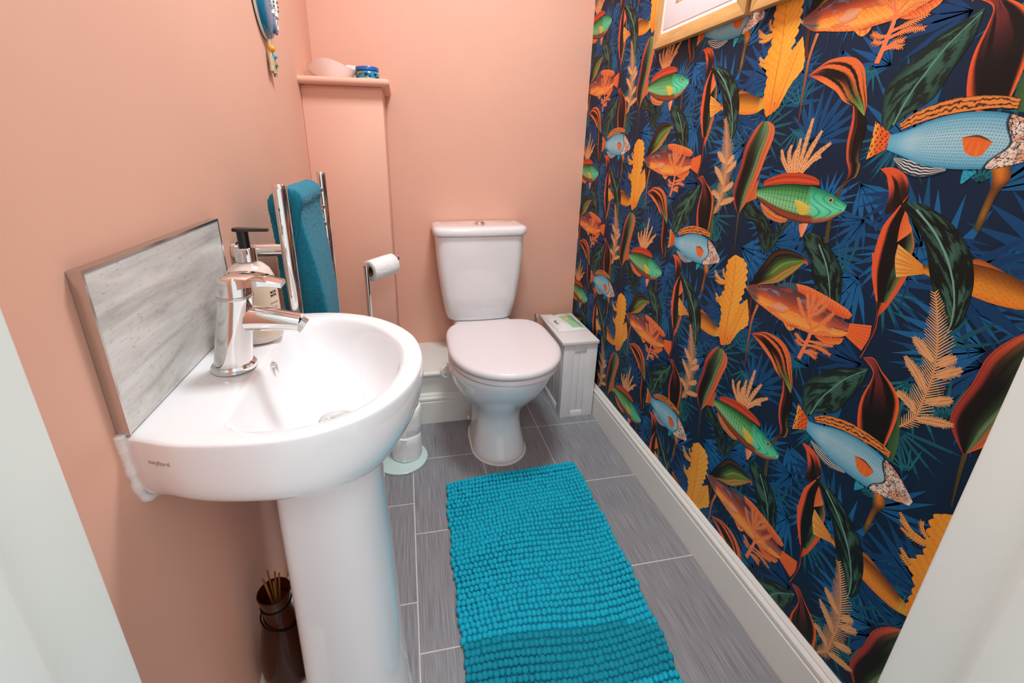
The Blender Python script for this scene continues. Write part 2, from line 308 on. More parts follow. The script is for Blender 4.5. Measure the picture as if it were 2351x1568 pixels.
# ------------------------------------------------------------------ printed wallpaper: one sheet, flat print in real colours
WP = {   # outlines of the printed motifs on the wall, (along, up) in millimetres
    'green_body': ([(880,1004),(855,1012),(825,1018),(796,1022),(769,1023),(741,1021),(718,1017),(695,1011),(675,1002),(661,996)],[(875,986),(859,980),(830,967),(800,957),(769,952),(741,951),(716,955),(693,962),(678,972),(664,983)]),
    'green_dorsal': ([(861,1012),(833,1017),(796,1022),(762,1023),(726,1024)],[(864,1021),(848,1030),(820,1040),(795,1043),(768,1043),(740,1038),(727,1031)]),
    'green_tail': ([(879,1003),(876,994),(873,985)],[(877,1029),(900,995),(908,970)]),
    'green_anal': ([(860,978),(835,968),(808,958),(782,955)],[(859,971),(841,953),(812,944),(787,945),(779,953)]),
    'green_pect': ([(775,992),(760,992),(733,983)],[(775,992),(761,973),(753,966),(738,969),(734,983)]),
    'green_pelv': ([(750,948),(739,951),(729,952)],[(748,939),(738,923),(733,936),(730,951)]),
    'green_eye': (695,1000),
    'green_coral': [[(801,1042),(822,1065),(833,1086)],[(797,1043),(812,1077),(810,1095)],[(785,1043),(791,1077),(792,1106)],[(782,1045),(778,1098),(774,1141)],[(778,1045),(762,1090),(748,1120)],[(774,1045),(748,1078),(724,1098)],[(772,1045),(755,1067),(738,1075)],[(792,1043),(798,1069),(797,1085)]],
    'stripe_leaf': ([(924,945),(949,977),(951,1007),(943,1050),(939,1090),(923,1124),(903,1144)],[(918,949),(899,981),(882,1031),(870,1077),(861,1110),(865,1132),(884,1143)]),
    'stripe_stem': [(921,949),(917,907),(911,860)],
    'weed': ([(894,621),(912,653),(914,699),(930,730),(919,766),(926,810),(924,833),(906,850)],[(879,628),(875,684),(863,736),(855,775),(855,803),(859,826),(873,845),(904,851)]),
    'weed2': ([(877,629),(878,698),(870,727),(841,761)],[(865,638),(846,677),(826,699),(823,715),(829,734),(840,760)]),
    'weed_tuft': [[(914,782),(943,781),(965,798)],[(914,782),(937,779),(961,786)],[(913,780),(935,772),(955,774)],[(918,729),(936,734),(947,742)],[(918,725),(933,725),(943,731)],[(914,784),(931,796),(935,808)]],
    'weed_rib': [(886,627),(889,693),(891,764),(902,846)],
    'weed_rib2': [(873,634),(856,691),(840,755)],
    'gold_body': ([(1050,1188),(1016,1202),(985,1206),(960,1204),(931,1195),(909,1187),(894,1178)],[(1048,1178),(1007,1168),(973,1162),(950,1160),(927,1162),(909,1169),(894,1175)]),
    'gold_dorsal': ([(998,1206),(978,1206),(956,1203)],[(998,1207),(987,1214),(957,1204)]),
    'gold_tail': ([(1051,1190),(1048,1183),(1047,1176)],[(1094,1213),(1092,1189),(1082,1162)]),
    'gold_eye': (908,1182),
    'mottle': ([(1113,1276),(1087,1253),(1057,1219),(1038,1178),(1019,1143),(990,1106)],[(1078,1278),(1037,1258),(1003,1225),(986,1191),(980,1158),(980,1124),(988,1106)]),
    'mottle_rib': [(1084,1268),(1050,1239),(1021,1202),(1000,1159),(991,1116),(994,1089)],
    'twist_up': ([(621,1058),(604,1061),(584,1054),(571,1038),(567,1021)],[(620,1057),(607,1044),(596,1020),(593,991),(579,995)]),
    'twist_lo': ([(567,1021),(579,995),(590,970),(592,937),(589,905),(581,880),(566,849)],[(565,1018),(560,991),(545,969),(536,950),(535,933),(536,909),(549,850)]),
    'twist_tail': ([(595,925),(588,904),(575,875),(564,848),(558,825),(556,789),(563,745)],[(532,901),(533,892),(540,864),(547,841),(554,825),(552,800),(561,746)]),
    'twist_fold': ([(553,981),(546,969),(561,950)],[(564,1002),(565,977),(562,950)]),
    'curl_up': ([(807,1220),(789,1230),(769,1239),(743,1240),(721,1236),(706,1227),(694,1213),(685,1190),(675,1162),(673,1141)],[(806,1219),(782,1208),(755,1194),(738,1184),(719,1167),(698,1158),(686,1150),(674,1141)]),
    'curl_lo': ([(699,1160),(694,1137),(692,1098),(685,1071),(675,1050),(677,1030),(686,1009)],[(690,1158),(672,1140),(664,1125),(664,1102),(663,1071),(657,1063),(659,1043),(672,1035),(684,1011)]),
    'curl_stem': [(674,1035),(684,1011),(687,971),(682,924)],
    'droop': ([(558,748),(536,733),(535,712),(540,684),(539,655),(529,620),(508,602)],[(557,749),(541,755),(523,740),(505,728),(490,714),(482,697),(479,664),(482,620)]),
    'droop_green': ([(482,699),(478,666),(479,623),(469,602)],[(480,695),(473,672),(465,634),(464,604)]),
    'blue_body': ([(621,579),(598,585),(561,600),(525,606),(490,604),(461,595),(438,579),(420,562)],[(620,557),(592,547),(563,536),(529,532),(499,532),(469,535),(440,545),(422,552)]),
    'blue_dorsal': ([(607,586),(584,595),(551,604),(518,608),(491,609),(471,606)],[(611,596),(589,612),(553,624),(517,626),(489,623),(471,618)]),
    'blue_tail': ([(620,581),(620,570),(622,557)],[(651,601),(649,570),(649,541)]),
    'blue_anal': ([(604,545),(586,543),(559,537),(528,534)],[(605,542),(585,524),(557,518),(527,528)]),
    'blue_pect': ([(521,573),(502,576),(484,567)],[(520,572),(512,555),(501,549),(491,551),(485,565)]),
    'blue_pelv': ([(506,530),(498,530),(490,530)],[(506,524),(503,512),(491,527)]),
    'wrasse': ([(854,788),(834,798),(810,806),(767,815),(724,819),(681,814),(641,805),(612,798),(597,796)],[(850,784),(822,766),(792,759),(761,752),(724,746),(689,747),(655,749),(626,758),(606,766),(596,774)]),
    'wrasse_tail': ([(599,796),(597,785),(599,772)],[(560,807),(558,785),(564,758)]),
    'wrasse_dorsal': ([(716,818),(681,813),(647,805),(616,801),(600,803)],[(730,832),(697,835),(664,831),(632,825),(608,819),(597,812)]),
    'wrasse_blue': ([(767,815),(741,818),(714,818)],[(767,816),(748,828),(724,833)]),
    'wrasse_pect': ([(771,773),(754,784),(729,780)],[(770,772),(756,762),(737,765),(728,778)]),
    'wrasse_pelv': ([(734,748),(717,745),(701,746)],[(732,747),(718,736),(707,737),(701,745)]),
    'wrasse_anal': ([(657,748),(626,757),(599,767)],[(647,744),(626,744),(604,753),(600,765)]),
    'wrasse_eye': (815,799),
    'wrasse_coral': [[(676,689),(669,725),(666,754),(682,794),(693,822)],[(671,764),(694,783),(712,807)],[(674,775),(667,805),(652,826)],[(668,753),(648,776),(630,803)],[(667,727),(683,728),(696,735)],[(669,720),(682,719),(692,724)],[(667,732),(639,738),(616,744)],[(668,723),(640,729),(617,726)],[(672,707),(654,710),(641,707)],[(671,708),(652,716),(642,716)],[(679,786),(676,804),(680,824)],[(665,748),(640,762),(622,761)],[(676,780),(659,796),(648,814)]],
    'fern': [(472,666),(457,694),(455,727),(454,760),(458,794),(467,830),(481,871),(488,887)],
    'fern_sub': [[(458,787),(474,798),(495,814)],[(455,738),(474,760),(497,779)],[(458,700),(475,714),(492,720)],[(454,766),(440,778),(425,793)],[(456,784),(446,794),(437,806)],[(454,723),(439,732),(422,746)],[(457,691),(436,701),(411,710)]],
    'green_curl': ([(841,797),(829,829),(812,859),(795,885),(767,894),(738,892),(715,886),(708,875)],[(814,805),(787,814),(765,824),(745,842),(729,861),(717,876),(709,874)]),
    'green_curl_stem': [(807,759),(814,722),(812,680),(806,606)],
    'green_curl_stem2': [(828,793),(828,752),(820,720)],
    'dark_leaf': ([(735,927),(727,909),(704,882),(692,854),(670,832),(647,810),(637,797)],[(717,938),(693,932),(665,911),(641,887),(630,858),(625,824),(634,798)]),
    'dark_rib': [(696,918),(672,887),(657,858),(646,828)],
    'diag_leaf': ([(634,1115),(644,1139),(650,1175),(638,1198),(617,1218),(599,1238),(583,1247),(565,1255),(545,1265)],[(624,1118),(605,1137),(579,1153),(569,1167),(562,1191),(553,1212),(546,1234),(544,1264)]),
    'diag_rib': [(621,1124),(610,1164),(594,1197),(574,1230),(546,1260)],
    'twin1': ([(914,969),(901,940),(865,929),(837,889),(818,876)],[(888,975),(842,952),(814,925),(807,886),(816,876)]),
    'twin2': ([(768,950),(783,930),(797,898),(809,878)],[(792,944),(805,919),(809,895),(811,877)]),
    'stem': ([(477,1066),(472,1056),(469,1044),(470,1017),(471,985)],[(458,1071),(452,1053),(459,1033),(461,1009),(463,982)]),
}
LA, LB = (535.0, 266.5), (0.0, 530.5)          # half-drop repeat of the print, millimetres
class Print:
    def __init__(s): s.V = []; s.Q = []; s.C = []; s.n = 0; s.layer = 0
    def put(s, P, Q, C):
        """P (n,2) mm, Q (m,4) quads, C (n,3) sRGB 0..255"""
        s.layer += 1
        P = np.asarray(P, float); s.V.append(np.column_stack([P, np.full(len(P), float(s.layer))])); s.Q.append(np.asarray(Q, int)+s.n); s.C.append(np.clip(np.asarray(C, float), 0, 255)); s.n += len(P)
def curve(pts, n):
    c = np.array([(p.x, p.y) for p in catmull([(a, b, 0) for a, b in pts], 12, False)])
    d = np.r_[0, np.cumsum(np.hypot(*np.diff(c, axis=0).T))]; t = np.linspace(0, d[-1], n+1)
    return np.column_stack([np.interp(t, d, c[:, 0]), np.interp(t, d, c[:, 1])])
def vnoise(x, y, seed=0):
    xi, yi = np.floor(x).astype(int), np.floor(y).astype(int); fx, fy = x-xi, y-yi
    h = lambda a, b: np.modf(np.abs(np.sin(a*127.1+b*311.7+seed*74.7)*43758.5453))[0]
    fx = fx*fx*(3-2*fx); fy = fy*fy*(3-2*fy)
    return (h(xi, yi)*(1-fx)+h(xi+1, yi)*fx)*(1-fy)+(h(xi, yi+1)*(1-fx)+h(xi+1, yi+1)*fx)*fy
def fbm(x, y, seed=0): return .55*vnoise(x, y, seed)+.3*vnoise(2.1*x, 2.1*y, seed+1)+.15*vnoise(4.3*x, 4.3*y, seed+2)
def hx_(h): return np.array([int(h[i:i+2], 16) for i in (0, 2, 4)], float)
def mixc(a, b, t): t = np.clip(t, 0, 1)[..., None]; return np.asarray(a)*(1-t)+np.asarray(b)*t
def ramp(t, stops):
    t = np.asarray(t); out = np.zeros(t.shape+(3,)); ps = [p for p, _ in stops]; cs = np.array([hx_(c) for _, c in stops])
    for k in range(3): out[..., k] = np.interp(t, ps, cs[:, k])
    return out
def sstep(a, b, x): t = np.clip((x-a)/(b-a), 0, 1); return t*t*(3-2*t)
PR = Print()
def ribbon(AB, nu, nv, cf, wave=None):
    A, B = curve(AB[0], nu), curve(AB[1], nu); v = np.linspace(0, 1, nv+1); u = np.linspace(0, 1, nu+1)
    if wave:
        k, amp = wave; m = (A+B)/2; wv = (1+amp*np.abs(np.sin(u*PI*k))-amp*.6)[:, None]; A = m+(A-m)*wv; B = m+(B-m)*wv
    P = A[:, None, :]*(1-v)[None, :, None]+B[:, None, :]*v[None, :, None]
    U, Vv = np.meshgrid(u, v, indexing='ij'); C = cf(U, Vv)
    i, j = np.meshgrid(np.arange(nu), np.arange(nv), indexing='ij'); a = (i*(nv+1)+j).ravel()
    PR.put(P.reshape(-1, 2), np.column_stack([a, a+1, a+nv+2, a+nv+1]), C.reshape(-1, 3))
def stroke(path, w0, w1, c0, c1=None, n=14, sharp=True):
    p = curve(path, n) if len(path) > 2 else np.array([np.array(path[0])*(1-t)+np.array(path[1])*t for t in np.linspace(0, 1, n+1)])
    d = np.gradient(p, axis=0); d /= np.maximum(np.hypot(d[:, 0], d[:, 1]), 1e-9)[:, None]; nr = np.column_stack([-d[:, 1], d[:, 0]])
    t = np.linspace(0, 1, n+1); w = (w0+(w1-w0)*t)/2
    P = np.concatenate([p+nr*w[:, None], p-nr*w[:, None]]); a = np.arange(n); c0 = hx_(c0); c1 = c0 if c1 is None else hx_(c1)
    C = mixc(c0, c1, np.r_[t, t])
    PR.put(P, np.column_stack([a, a+1, a+n+2, a+n+1]), C)
    return p
def strokes(segs, c):
    """many tapered slivers as one layer: (x0, y0, x1, y1, width0, width1)"""
    s_ = np.array(segs, float); d = s_[:, 2:4]-s_[:, :2]; d /= np.maximum(np.hypot(d[:, 0], d[:, 1]), 1e-9)[:, None]; nr = np.column_stack([-d[:, 1], d[:, 0]])
    P = np.stack([s_[:, :2]+nr*s_[:, 4:5]/2, s_[:, 2:4]+nr*s_[:, 5:6]/2, s_[:, 2:4]-nr*s_[:, 5:6]/2, s_[:, :2]-nr*s_[:, 4:5]/2], 1).reshape(-1, 2)
    q = np.arange(len(s_)*4).reshape(-1, 4); cc = hx_(c) if isinstance(c, str) else c
    PR.put(P, q, np.broadcast_to(cc, (len(P), 3)))
def blob(c, rx, ry, col, n=12, rot=0):
    a = np.linspace(0, 2*PI, n, endpoint=False); x, y = rx*np.cos(a), ry*np.sin(a)
    P = np.column_stack([c[0]+x*math.cos(rot)-y*math.sin(rot), c[1]+x*math.sin(rot)+y*math.cos(rot)])
    P = np.vstack([[c], P]); Q = [(0, 1+k, 1+(k+1) % n, 1+(k+1) % n) for k in range(n)]
    PR.put(P, [(q[0], q[1], q[2], q[2]) for q in Q], np.broadcast_to(hx_(col), (n+1, 3)))
def leaflets(p, ln, w, ang, step, c, taper=1.0):
    """side pinnae along a polyline p"""
    segs = []; d = np.gradient(p, axis=0); L_ = np.r_[0, np.cumsum(np.hypot(*np.diff(p, axis=0).T))]
    for t in np.arange(step, L_[-1], step):
        x, y = np.interp(t, L_, p[:, 0]), np.interp(t, L_, p[:, 1]); dx, dy = np.interp(t, L_, d[:, 0]), np.interp(t, L_, d[:, 1]); h = math.hypot(dx, dy); dx /= h; dy /= h
        f = t/L_[-1]; l_ = ln*(min(1, (1-f)*2.2+.12)*taper+(1-taper))*min(1, .45+f*2.5)
        for s_ in (-1, 1):
            ca, sa = math.cos(ang*s_), math.sin(ang*s_); ex, ey = dx*ca-dy*sa, dx*sa+dy*ca
            k = l_*random.uniform(.85, 1.12); segs.append((x, y, x+ex*k, y+ey*k, w, w*.35))
    strokes(segs, c)

def print_tile():
    R_ = random.Random(5)
    # ---- blue and teal palm fronds of the print
    x0, y0 = 400, 400
    for k in range(42):
        cx, cy = x0+R_.uniform(0, 535), y0+R_.uniform(0, 530); a0 = R_.uniform(0, 2*PI); n = R_.randint(6, 10); L0 = R_.uniform(60, 140)
        segs = []; col = np.array(R_.choice([hx_('0f4e80'), hx_('125888'), hx_('0d4472'), hx_('165f92'), hx_('0b3a66'), hx_('0d4c74')]))
        for i in range(n):
            a = a0+(i-n/2)*.27+R_.uniform(-.05, .05); l_ = L0*(1-.06*abs(i-n/2)); w_ = l_*R_.uniform(.10, .15)
            mx, my = cx+math.cos(a)*l_*.45, cy+math.sin(a)*l_*.45
            segs += [(cx, cy, mx, my, 1.5, w_), (mx, my, cx+math.cos(a)*l_, cy+math.sin(a)*l_, w_, .5)]
        strokes(segs, col)
    for k in range(22):
        cx, cy = x0+R_.uniform(0, 535), y0+R_.uniform(0, 530); a0 = R_.uniform(0, 2*PI); n = R_.randint(5, 8); L0 = R_.uniform(50, 95); segs = []; li = []
        col = R_.choice(['125560', '13525a', '0e4656', '17606a'])
        for i in range(n):
            a = a0+(i-n/2)*.33; l_ = L0*R_.uniform(.8, 1.05); w_ = l_*.075; mx, my = cx+math.cos(a)*l_*.5, cy+math.sin(a)*l_*.5; ex, ey = cx+math.cos(a)*l_, cy+math.sin(a)*l_
            segs += [(cx, cy, mx, my, 1, w_), (mx, my, ex, ey, w_, .4)]; nx_, ny_ = -math.sin(a), math.cos(a)
            for o_ in (-.28, 0, .28): li.append((mx+nx_*w_*o_-math.cos(a)*l_*.35, my+ny_*w_*o_-math.sin(a)*l_*.35, mx+nx_*w_*o_+math.cos(a)*l_*.3, my+ny_*w_*o_+math.sin(a)*l_*.3, .5, .3))
        strokes(segs, col); strokes(li, '228088')
    # tall thin stems
    segs = []
    for k in range(12):
        x, y = x0+R_.uniform(0, 535), y0+R_.uniform(0, 530); segs.append((x, y, x+R_.uniform(-12, 12), y+R_.uniform(100, 220), 2.2, 1.2))
    strokes(segs, '0d3a5c')
    # ---- mottled dark leaves
    def mottled(key, rib, seed, g1='3f6a58', g0='0e1714', nu=56, nv=28, ribc='5b8f78', amt=.52):
        def cf(u, v):
            n = fbm(u*13+np.abs(v-.5)*9, v*8-u*3, seed); n2 = fbm(u*5, v*4, seed+9)
            e = 1-np.abs(2*v-1)**5
            return mixc(hx_(g0), mixc(hx_(g1), hx_('2a4a3d'), n2), sstep(amt-.05, amt+.05, n)*e)
        ribbon(WP[key], nu, nv, cf); 
        if rib: stroke(WP[rib], 3.2, 1.6, ribc)
    mottled('twin1', None, 3, '2c4a3c', '0c1413'); mottled('twin2', None, 5, '31523f', '0c1413')
    mottled('diag_leaf', 'diag_rib', 11, '3e6b58', '12231e', 70, 30, amt=.46)
    mottled('dark_leaf', 'dark_rib', 21, ribc='6f9c8d')
    # ---- brown stem
    ribbon(WP['stem'], 20, 8, lambda u, v: mixc(ramp(u, [(0, 'e08a2e'), (.2, 'd5752a'), (.35, '6e4420'), (.75, '9a6a2c'), (1, '4b4a24')]), hx_('2a1c10'), .75*np.abs(v-.45)**1.4*2))
    stroke(WP['curl_stem'], 6, 9, '5a3a28', '4a4422')
    stroke(WP['stripe_stem'], 6, 2.5, '5a4a20', '3c3a1c')
    # ---- drooping black leaf
    def droop(u, v):
        n = fbm(v*16, u*2.2, 31)
        c = mixc(hx_('0e0a0a'), hx_('7a2f2e'), sstep(.42, .62, n)*sstep(.75, .15, u))
        c = mixc(c, hx_('9a3f33'), sstep(.3, 0, u))
        c = mixc(c, hx_('e2582c'), sstep(.17+.05*np.sin(u*9), .05, v)); return mixc(c, hx_('e8622c'), sstep(.86, .95, v))
    ribbon(WP['droop_green'], 16, 6, lambda u, v: mixc(hx_('2f5230'), hx_('47683c'), v)); ribbon(WP['droop'], 56, 36, droop)
    # ---- curled leaf by the blue fish's tail
    def curlo(u, v):
        n = fbm(v*9, u*3, 41); c = mixc(hx_('120d0a'), hx_('6d3326'), sstep(.5, .66, n)*sstep(.7, .2, v))
        c = mixc(c, hx_('d5562f'), sstep(.28, .12, v)*sstep(1, .55, u)); c = mixc(c, hx_('8a6b3a'), sstep(.62, .95, v)*sstep(.35, .7, u)); return mixc(c, hx_('6d4630'), sstep(.8, 1, u))
    ribbon(WP['curl_lo'], 44, 20, curlo)
    def curup(u, v):
        s_ = np.sin((v*7.5-u*3.2)*PI)
        c = mixc(hx_('e06a35'), hx_('160f0c'), sstep(.15, .5, s_)*sstep(.05, .25, v)*sstep(.0, .2, u))
        gr = sstep(.45, .95, u)*sstep(.25, .6, v)*sstep(1.1, .7, v); c = mixc(c, mixc(hx_('2f5a2c'), hx_('6cb455'), sstep(.7, 1, u)), gr)
        c = mixc(c, hx_('120d0b'), sstep(.42, .52, v)*sstep(.78, .66, v)*sstep(.75, .4, u)); c = mixc(c, hx_('e5773c'), sstep(.82, .9, v)*sstep(.8, .6, u)); return mixc(c, hx_('b8483a'), sstep(.3, 0, u)*.6)
    ribbon(WP['curl_up'], 64, 36, curup)
    # ---- twisted orange and black leaf
    def twl(u, v):
        c = mixc(hx_('100c0a'), hx_('315031'), sstep(.45, .65, fbm(v*7+u, u*3, 51))*sstep(.4, .6, v)); c = mixc(c, hx_('e65a2c'), sstep(.24, .15, v)); c = mixc(c, hx_('5a6b40'), sstep(.72, .9, v)*sstep(.2, .5, u)); return mixc(c, hx_('d46a35'), sstep(.9, .97, v)*.7)
    def twt(u, v):
        c = mixc(hx_('120c0a'), hx_('d9572f'), sstep(.42, .55, v+.06*np.sin(v*20))); c = mixc(c, hx_('e2602f'), sstep(.12, .05, v)); c = mixc(c, hx_('e98a4a'), sstep(.7, .98, u)*.6); return mixc(c, hx_('7a2f22'), sstep(.5, .62, v)*sstep(.35, .6, u)*.6)
    ribbon(WP['twist_tail'], 56, 24, twt); ribbon(WP['twist_lo'], 60, 28, twl)
    ribbon(WP['twist_fold'], 16, 8, lambda u, v: mixc(hx_('e87a3c'), hx_('d9602f'), v))
    def twu(u, v):
        s_ = sstep(.45, .62, vnoise(v*6, u*1.5, 61)); c = mixc(hx_('df5630'), hx_('17100e'), np.clip(s_*.8+sstep(.35, .8, u)*.9, 0, 1)); return mixc(c, hx_('df5a32'), sstep(.16, .06, v)*sstep(.95, .6, u))
    ribbon(WP['twist_up'], 36, 24, twu)
    # ---- goldfish behind the mottled leaf
    ribbon(WP['gold_dorsal'], 10, 4, lambda u, v: mixc(hx_('c9702a'), hx_('8e4a1e'), v))
    ribbon(WP['gold_tail'], 16, 24, lambda u, v: mixc(mixc(hx_('d9802a'), hx_('f0b055'), v), hx_('b85f22'), sstep(.2, .8, np.sin(u*60))*.55*sstep(.1, .6, v)))
    def gold(u, v):
        c = ramp(v, [(0, '6b3a16'), (.25, '9a5a1e'), (.55, 'd9882a'), (.8, 'e98f30'), (1, 'dd7a24')]); c = mixc(c, hx_('d9b040'), sstep(.78, .84, u)*.7); return c*(1-.12*sstep(.3, .9, np.sin(u*90)*np.sin(v*40))[..., None])
    ribbon(WP['gold_body'], 60, 22, gold); blob(WP['gold_eye'], 4.2, 4.2, 'd8c060'); blob(WP['gold_eye'], 2.2, 2.2, '15100c')
    mottled('mottle', 'mottle_rib', 71, '4a7560', '0f1613', 64, 32, '6fa08a', .54)
    # ---- striped canna leaf
    def strp(u, v):
        c = ramp(v, [(0, 'c94a35'), (.12, '8a3028'), (.2, '18100f'), (.42, '15120e'), (.55, '23361f'), (.66, '6a9060'), (.74, '8a7a4a'), (.82, 'd8643a'), (1, 'e2693c')])
        c = mixc(c, ramp(v, [(0, 'd05a3a'), (.15, 'd86a3c'), (.3, '3a5a34'), (.5, '76a06c'), (.65, '6a8a58'), (.75, 'd87a48'), (1, 'dd6a40')]), sstep(.5, 1, u)*.9); return c*(1-.28*sstep(.55, .95, np.sin(v*46))[..., None])
    # ---- green wrasse and the coral behind it
    for i, br in enumerate(WP['green_coral']):
        p = stroke(br, 8, 3.5, 'e8985c', 'f0b078', 16); leaflets(p, 8.5, 2.2, .75, 3.0, 'f0ac72', .6)
        strokes([(p[k][0], p[k][1], p[k+1][0], p[k+1][1], 1.1, 1.1) for k in range(1, 15, 2)], '3a2a2a')
    def spots(col, dot, nu, nv, thr=.25):
        return lambda u, v: mixc(mixc(hx_(col), hx_(col)*.82, v), hx_(dot), sstep(thr, thr+.45, np.sin(u*nu*2*PI)*np.sin(v*nv*2*PI+((u*nu*2).astype(int) % 2)*PI)))
    ribbon(WP['green_tail'], 40, 40, spots('e8743f', '8e2f22', 6, 6)); ribbon(WP['green_anal'], 60, 16, spots('ee8a48', '9a3a22', 14, 2.2)); ribbon(WP['green_dorsal'], 100, 20, spots('e2532c', '8f2417', 17, 2.0)); ribbon(WP['green_pelv'], 12, 8, lambda u, v: mixc(hx_('e8743f'), hx_('f0b090'), u))
    def green(u, v):
        c = ramp(v, [(0, '16331c'), (.10, '2f6a35'), (.22, '4d9a55'), (.45, '74bf7e'), (.68, '8ccb90'), (.76, '6fb070'), (.80, '8a3e22'), (.92, '9a4526'), (1, '5a2414')])
        sc = np.sin(v*26*PI)*np.sin(u*52*PI+(np.floor(v*26) % 2)*PI)
        c = mixc(c, hx_('1f4a2a'), sstep(.35, .9, sc)*.75*sstep(.66, .60, u)); row = sstep(.9, .99, np.sin(v*26*PI/2*1.0)); c = mixc(c, hx_('17401f'), row*.35*sstep(.64, .56, u))
        h = sstep(.63, .68, u+.05*np.cos(v*3)); hc = ramp(v, [(0, '1f6a44'), (.2, '49c088'), (.5, '6adba8'), (.8, '58c890'), (.88, 'c0652f'), (1, '8a3e22')]); hc = mixc(hc, hx_('1f8f86'), sstep(.55, .8, np.sin(u*60+6*np.sin(v*7)))*.6)
        return mixc(c, hc, h)
    ribbon(WP['green_body'], 200, 56, green); ribbon(WP['green_pect'], 14, 10, lambda u, v: mixc(hx_('d9c24e'), hx_('b89a34'), sstep(.2, .9, np.sin(v*30))*.6))
    e = WP['green_eye']; blob(e, 6.2, 5.4, '2f8a5a', 16); blob(e, 5.0, 4.4, 'd9c79a', 16); blob(e, 3.6, 3.2, '6a4a3a', 14); blob(e, 2.0, 1.8, '120d0c', 12)
    ribbon(WP['stripe_leaf'], 60, 34, strp)
    # ---- orange seaweed
    for tf in WP['weed_tuft']:
        p = stroke(tf, 6, 2.5, 'e68a2c', 'eea04a', 10); leaflets(p, 8, 2.0, .6, 3.6, 'eda24a', .5)
    wd = lambda u, v: mixc(mixc(ramp(v, [(0, 'ee9a2e'), (.5, 'f0a83a'), (1, 'f2ac40')]), hx_('ef7a2a'), sstep(.3, 0, u)*.7), hx_('d9701f'), sstep(.55, .95, np.sin(u*95-np.abs(v-.5)*26))*.38)
    ribbon(WP['weed2'], 60, 20, wd, (8, .10)); ribbon(WP['weed'], 150, 24, wd, (15, .17)); stroke(WP['weed_rib'], 2.6, 1.2, 'e2622a'); stroke(WP['weed_rib2'], 2.0, 1.0, 'e2622a')
    # ---- green curl leaf and its stems
    stroke(WP['green_curl_stem2'], 9, 8, '3c1f1a', '5a2c22'); stroke(WP['green_curl_stem'], 7, 3.5, 'c9743c', '5a3428')
    def gcu(u, v):
        c = ramp(v, [(0, '140e0b'), (.14, '5a3a20'), (.2, '1a120e'), (.4, '35502a'), (.55, '7a9a48'), (.68, '55752f'), (.8, 'c9803a'), (.9, '8fa048'), (1, 'd9693a')]); c = mixc(c, hx_('0f0b0a'), sstep(.42, .08, u)*sstep(.95, .5, v)); c = mixc(c, hx_('e2622f'), sstep(.86, 1, u)); return c*(1-.3*sstep(.5, .95, np.sin(v*50+u*5))[..., None])
    ribbon(WP['green_curl'], 56, 34, gcu)
    # ---- orange wrasse
    rays = lambda a, b, k: (lambda u, v: mixc(mixc(hx_(a), hx_(b), v), hx_('b83a1c'), sstep(.5, .95, np.sin(u*k))*.5))
    ribbon(WP['wrasse_tail'], 30, 30, lambda u, v: mixc(mixc(hx_('e8622a'), hx_('e05a30'), v), hx_('ee9a3c'), sstep(.45, .95, np.sin(u*50))*.6)); ribbon(WP['wrasse_dorsal'], 90, 10, rays('e2552a', 'f08a4a', 130)); ribbon(WP['wrasse_blue'], 30, 8, lambda u, v: mixc(hx_('2a4a5a'), hx_('7aa0a8'), sstep(.4, .9, np.sin(u*50))*.5)); ribbon(WP['wrasse_anal'], 40, 8, rays('e2602c', 'ee8a48', 70)); ribbon(WP['wrasse_pelv'], 10, 6, rays('ee8a3c', 'f0a050', 20))
    def wr(u, v):
        n = fbm(u*14, v*9, 81); c = ramp(v, [(0, '5a2f33'), (.18, '70403f'), (.36, '9a4a38'), (.5, 'd05a2f'), (.62, 'ee8a35'), (.85, 'f0a24a'), (1, 'e2642c')])
        sc = np.sin(u*46*PI+v*5)*np.sin(v*16*PI); c = mixc(c, hx_('f6c060'), sstep(.2, .8, sc)*.5*sstep(.45, .6, v)); c = mixc(c, hx_('7f8fa6'), sstep(.60, .70, n)*.75*sstep(.62, .45, v)*sstep(.1, .2, u))
        c = mixc(c, hx_('c9523a'), sstep(.62, .7, fbm(u*9, v*7, 91))*.5); c = mixc(c, hx_('6f4a6a'), sstep(.6, .7, n)*sstep(.8, .95, u))
        hd = sstep(.2, .13, u); c = mixc(c, hx_('7a4036'), hd*.8); c = mixc(c, hx_('2f5a70'), hd*sstep(.5, .8, np.sin(v*17+1))*sstep(.3, .5, v)); c = mixc(c, hx_('d9b090'), sstep(.035, .0, u)); return c
    ribbon(WP['wrasse'], 170, 56, wr); ribbon(WP['wrasse_pect'], 14, 10, lambda u, v: mixc(hx_('e2a078'), hx_('d9744a'), np.abs(2*v-1)**2))
    e = WP['wrasse_eye']; blob(e, 4.6, 4.6, 'a8503e', 14); blob(e, 3.0, 3.0, '5a2a28', 12); blob(e, 1.5, 1.5, '140d0c', 10)
    for i, br in enumerate(WP['wrasse_coral']):
        p = stroke(br, 9 if i == 0 else 5.5, 3.5 if i == 0 else 2.5, 'ee7a4a', 'f08a4e', 18); leaflets(p[(8 if i == 0 else 3):], 9.0, 2.0, .7, 3.6, 'f0884c', .5)
    # ---- blue parrotfish
    ribbon(WP['blue_tail'], 40, 40, lambda u, v: mixc(mixc(hx_('e2622a'), hx_('f0a23c'), sstep(.5, 1, v)), hx_('5a1f14'), sstep(.45, .75, np.sin(u*4*2*PI+1)*np.sin(v*3.5*2*PI+2*np.floor(u*4)))))
    ribbon(WP['blue_anal'], 60, 30, lambda u, v: mixc(hx_('222c38'), hx_('dcd9d2'), sstep(-.1, .4, np.sin(v*9*PI+.8*np.sin(u*40)))*sstep(.98, .85, v)))
    ribbon(WP['blue_pelv'], 12, 8, lambda u, v: mixc(hx_('2a9fb8'), hx_('0f5a70'), sstep(.4, .8, np.sin(u*20)*np.sin(v*12))))
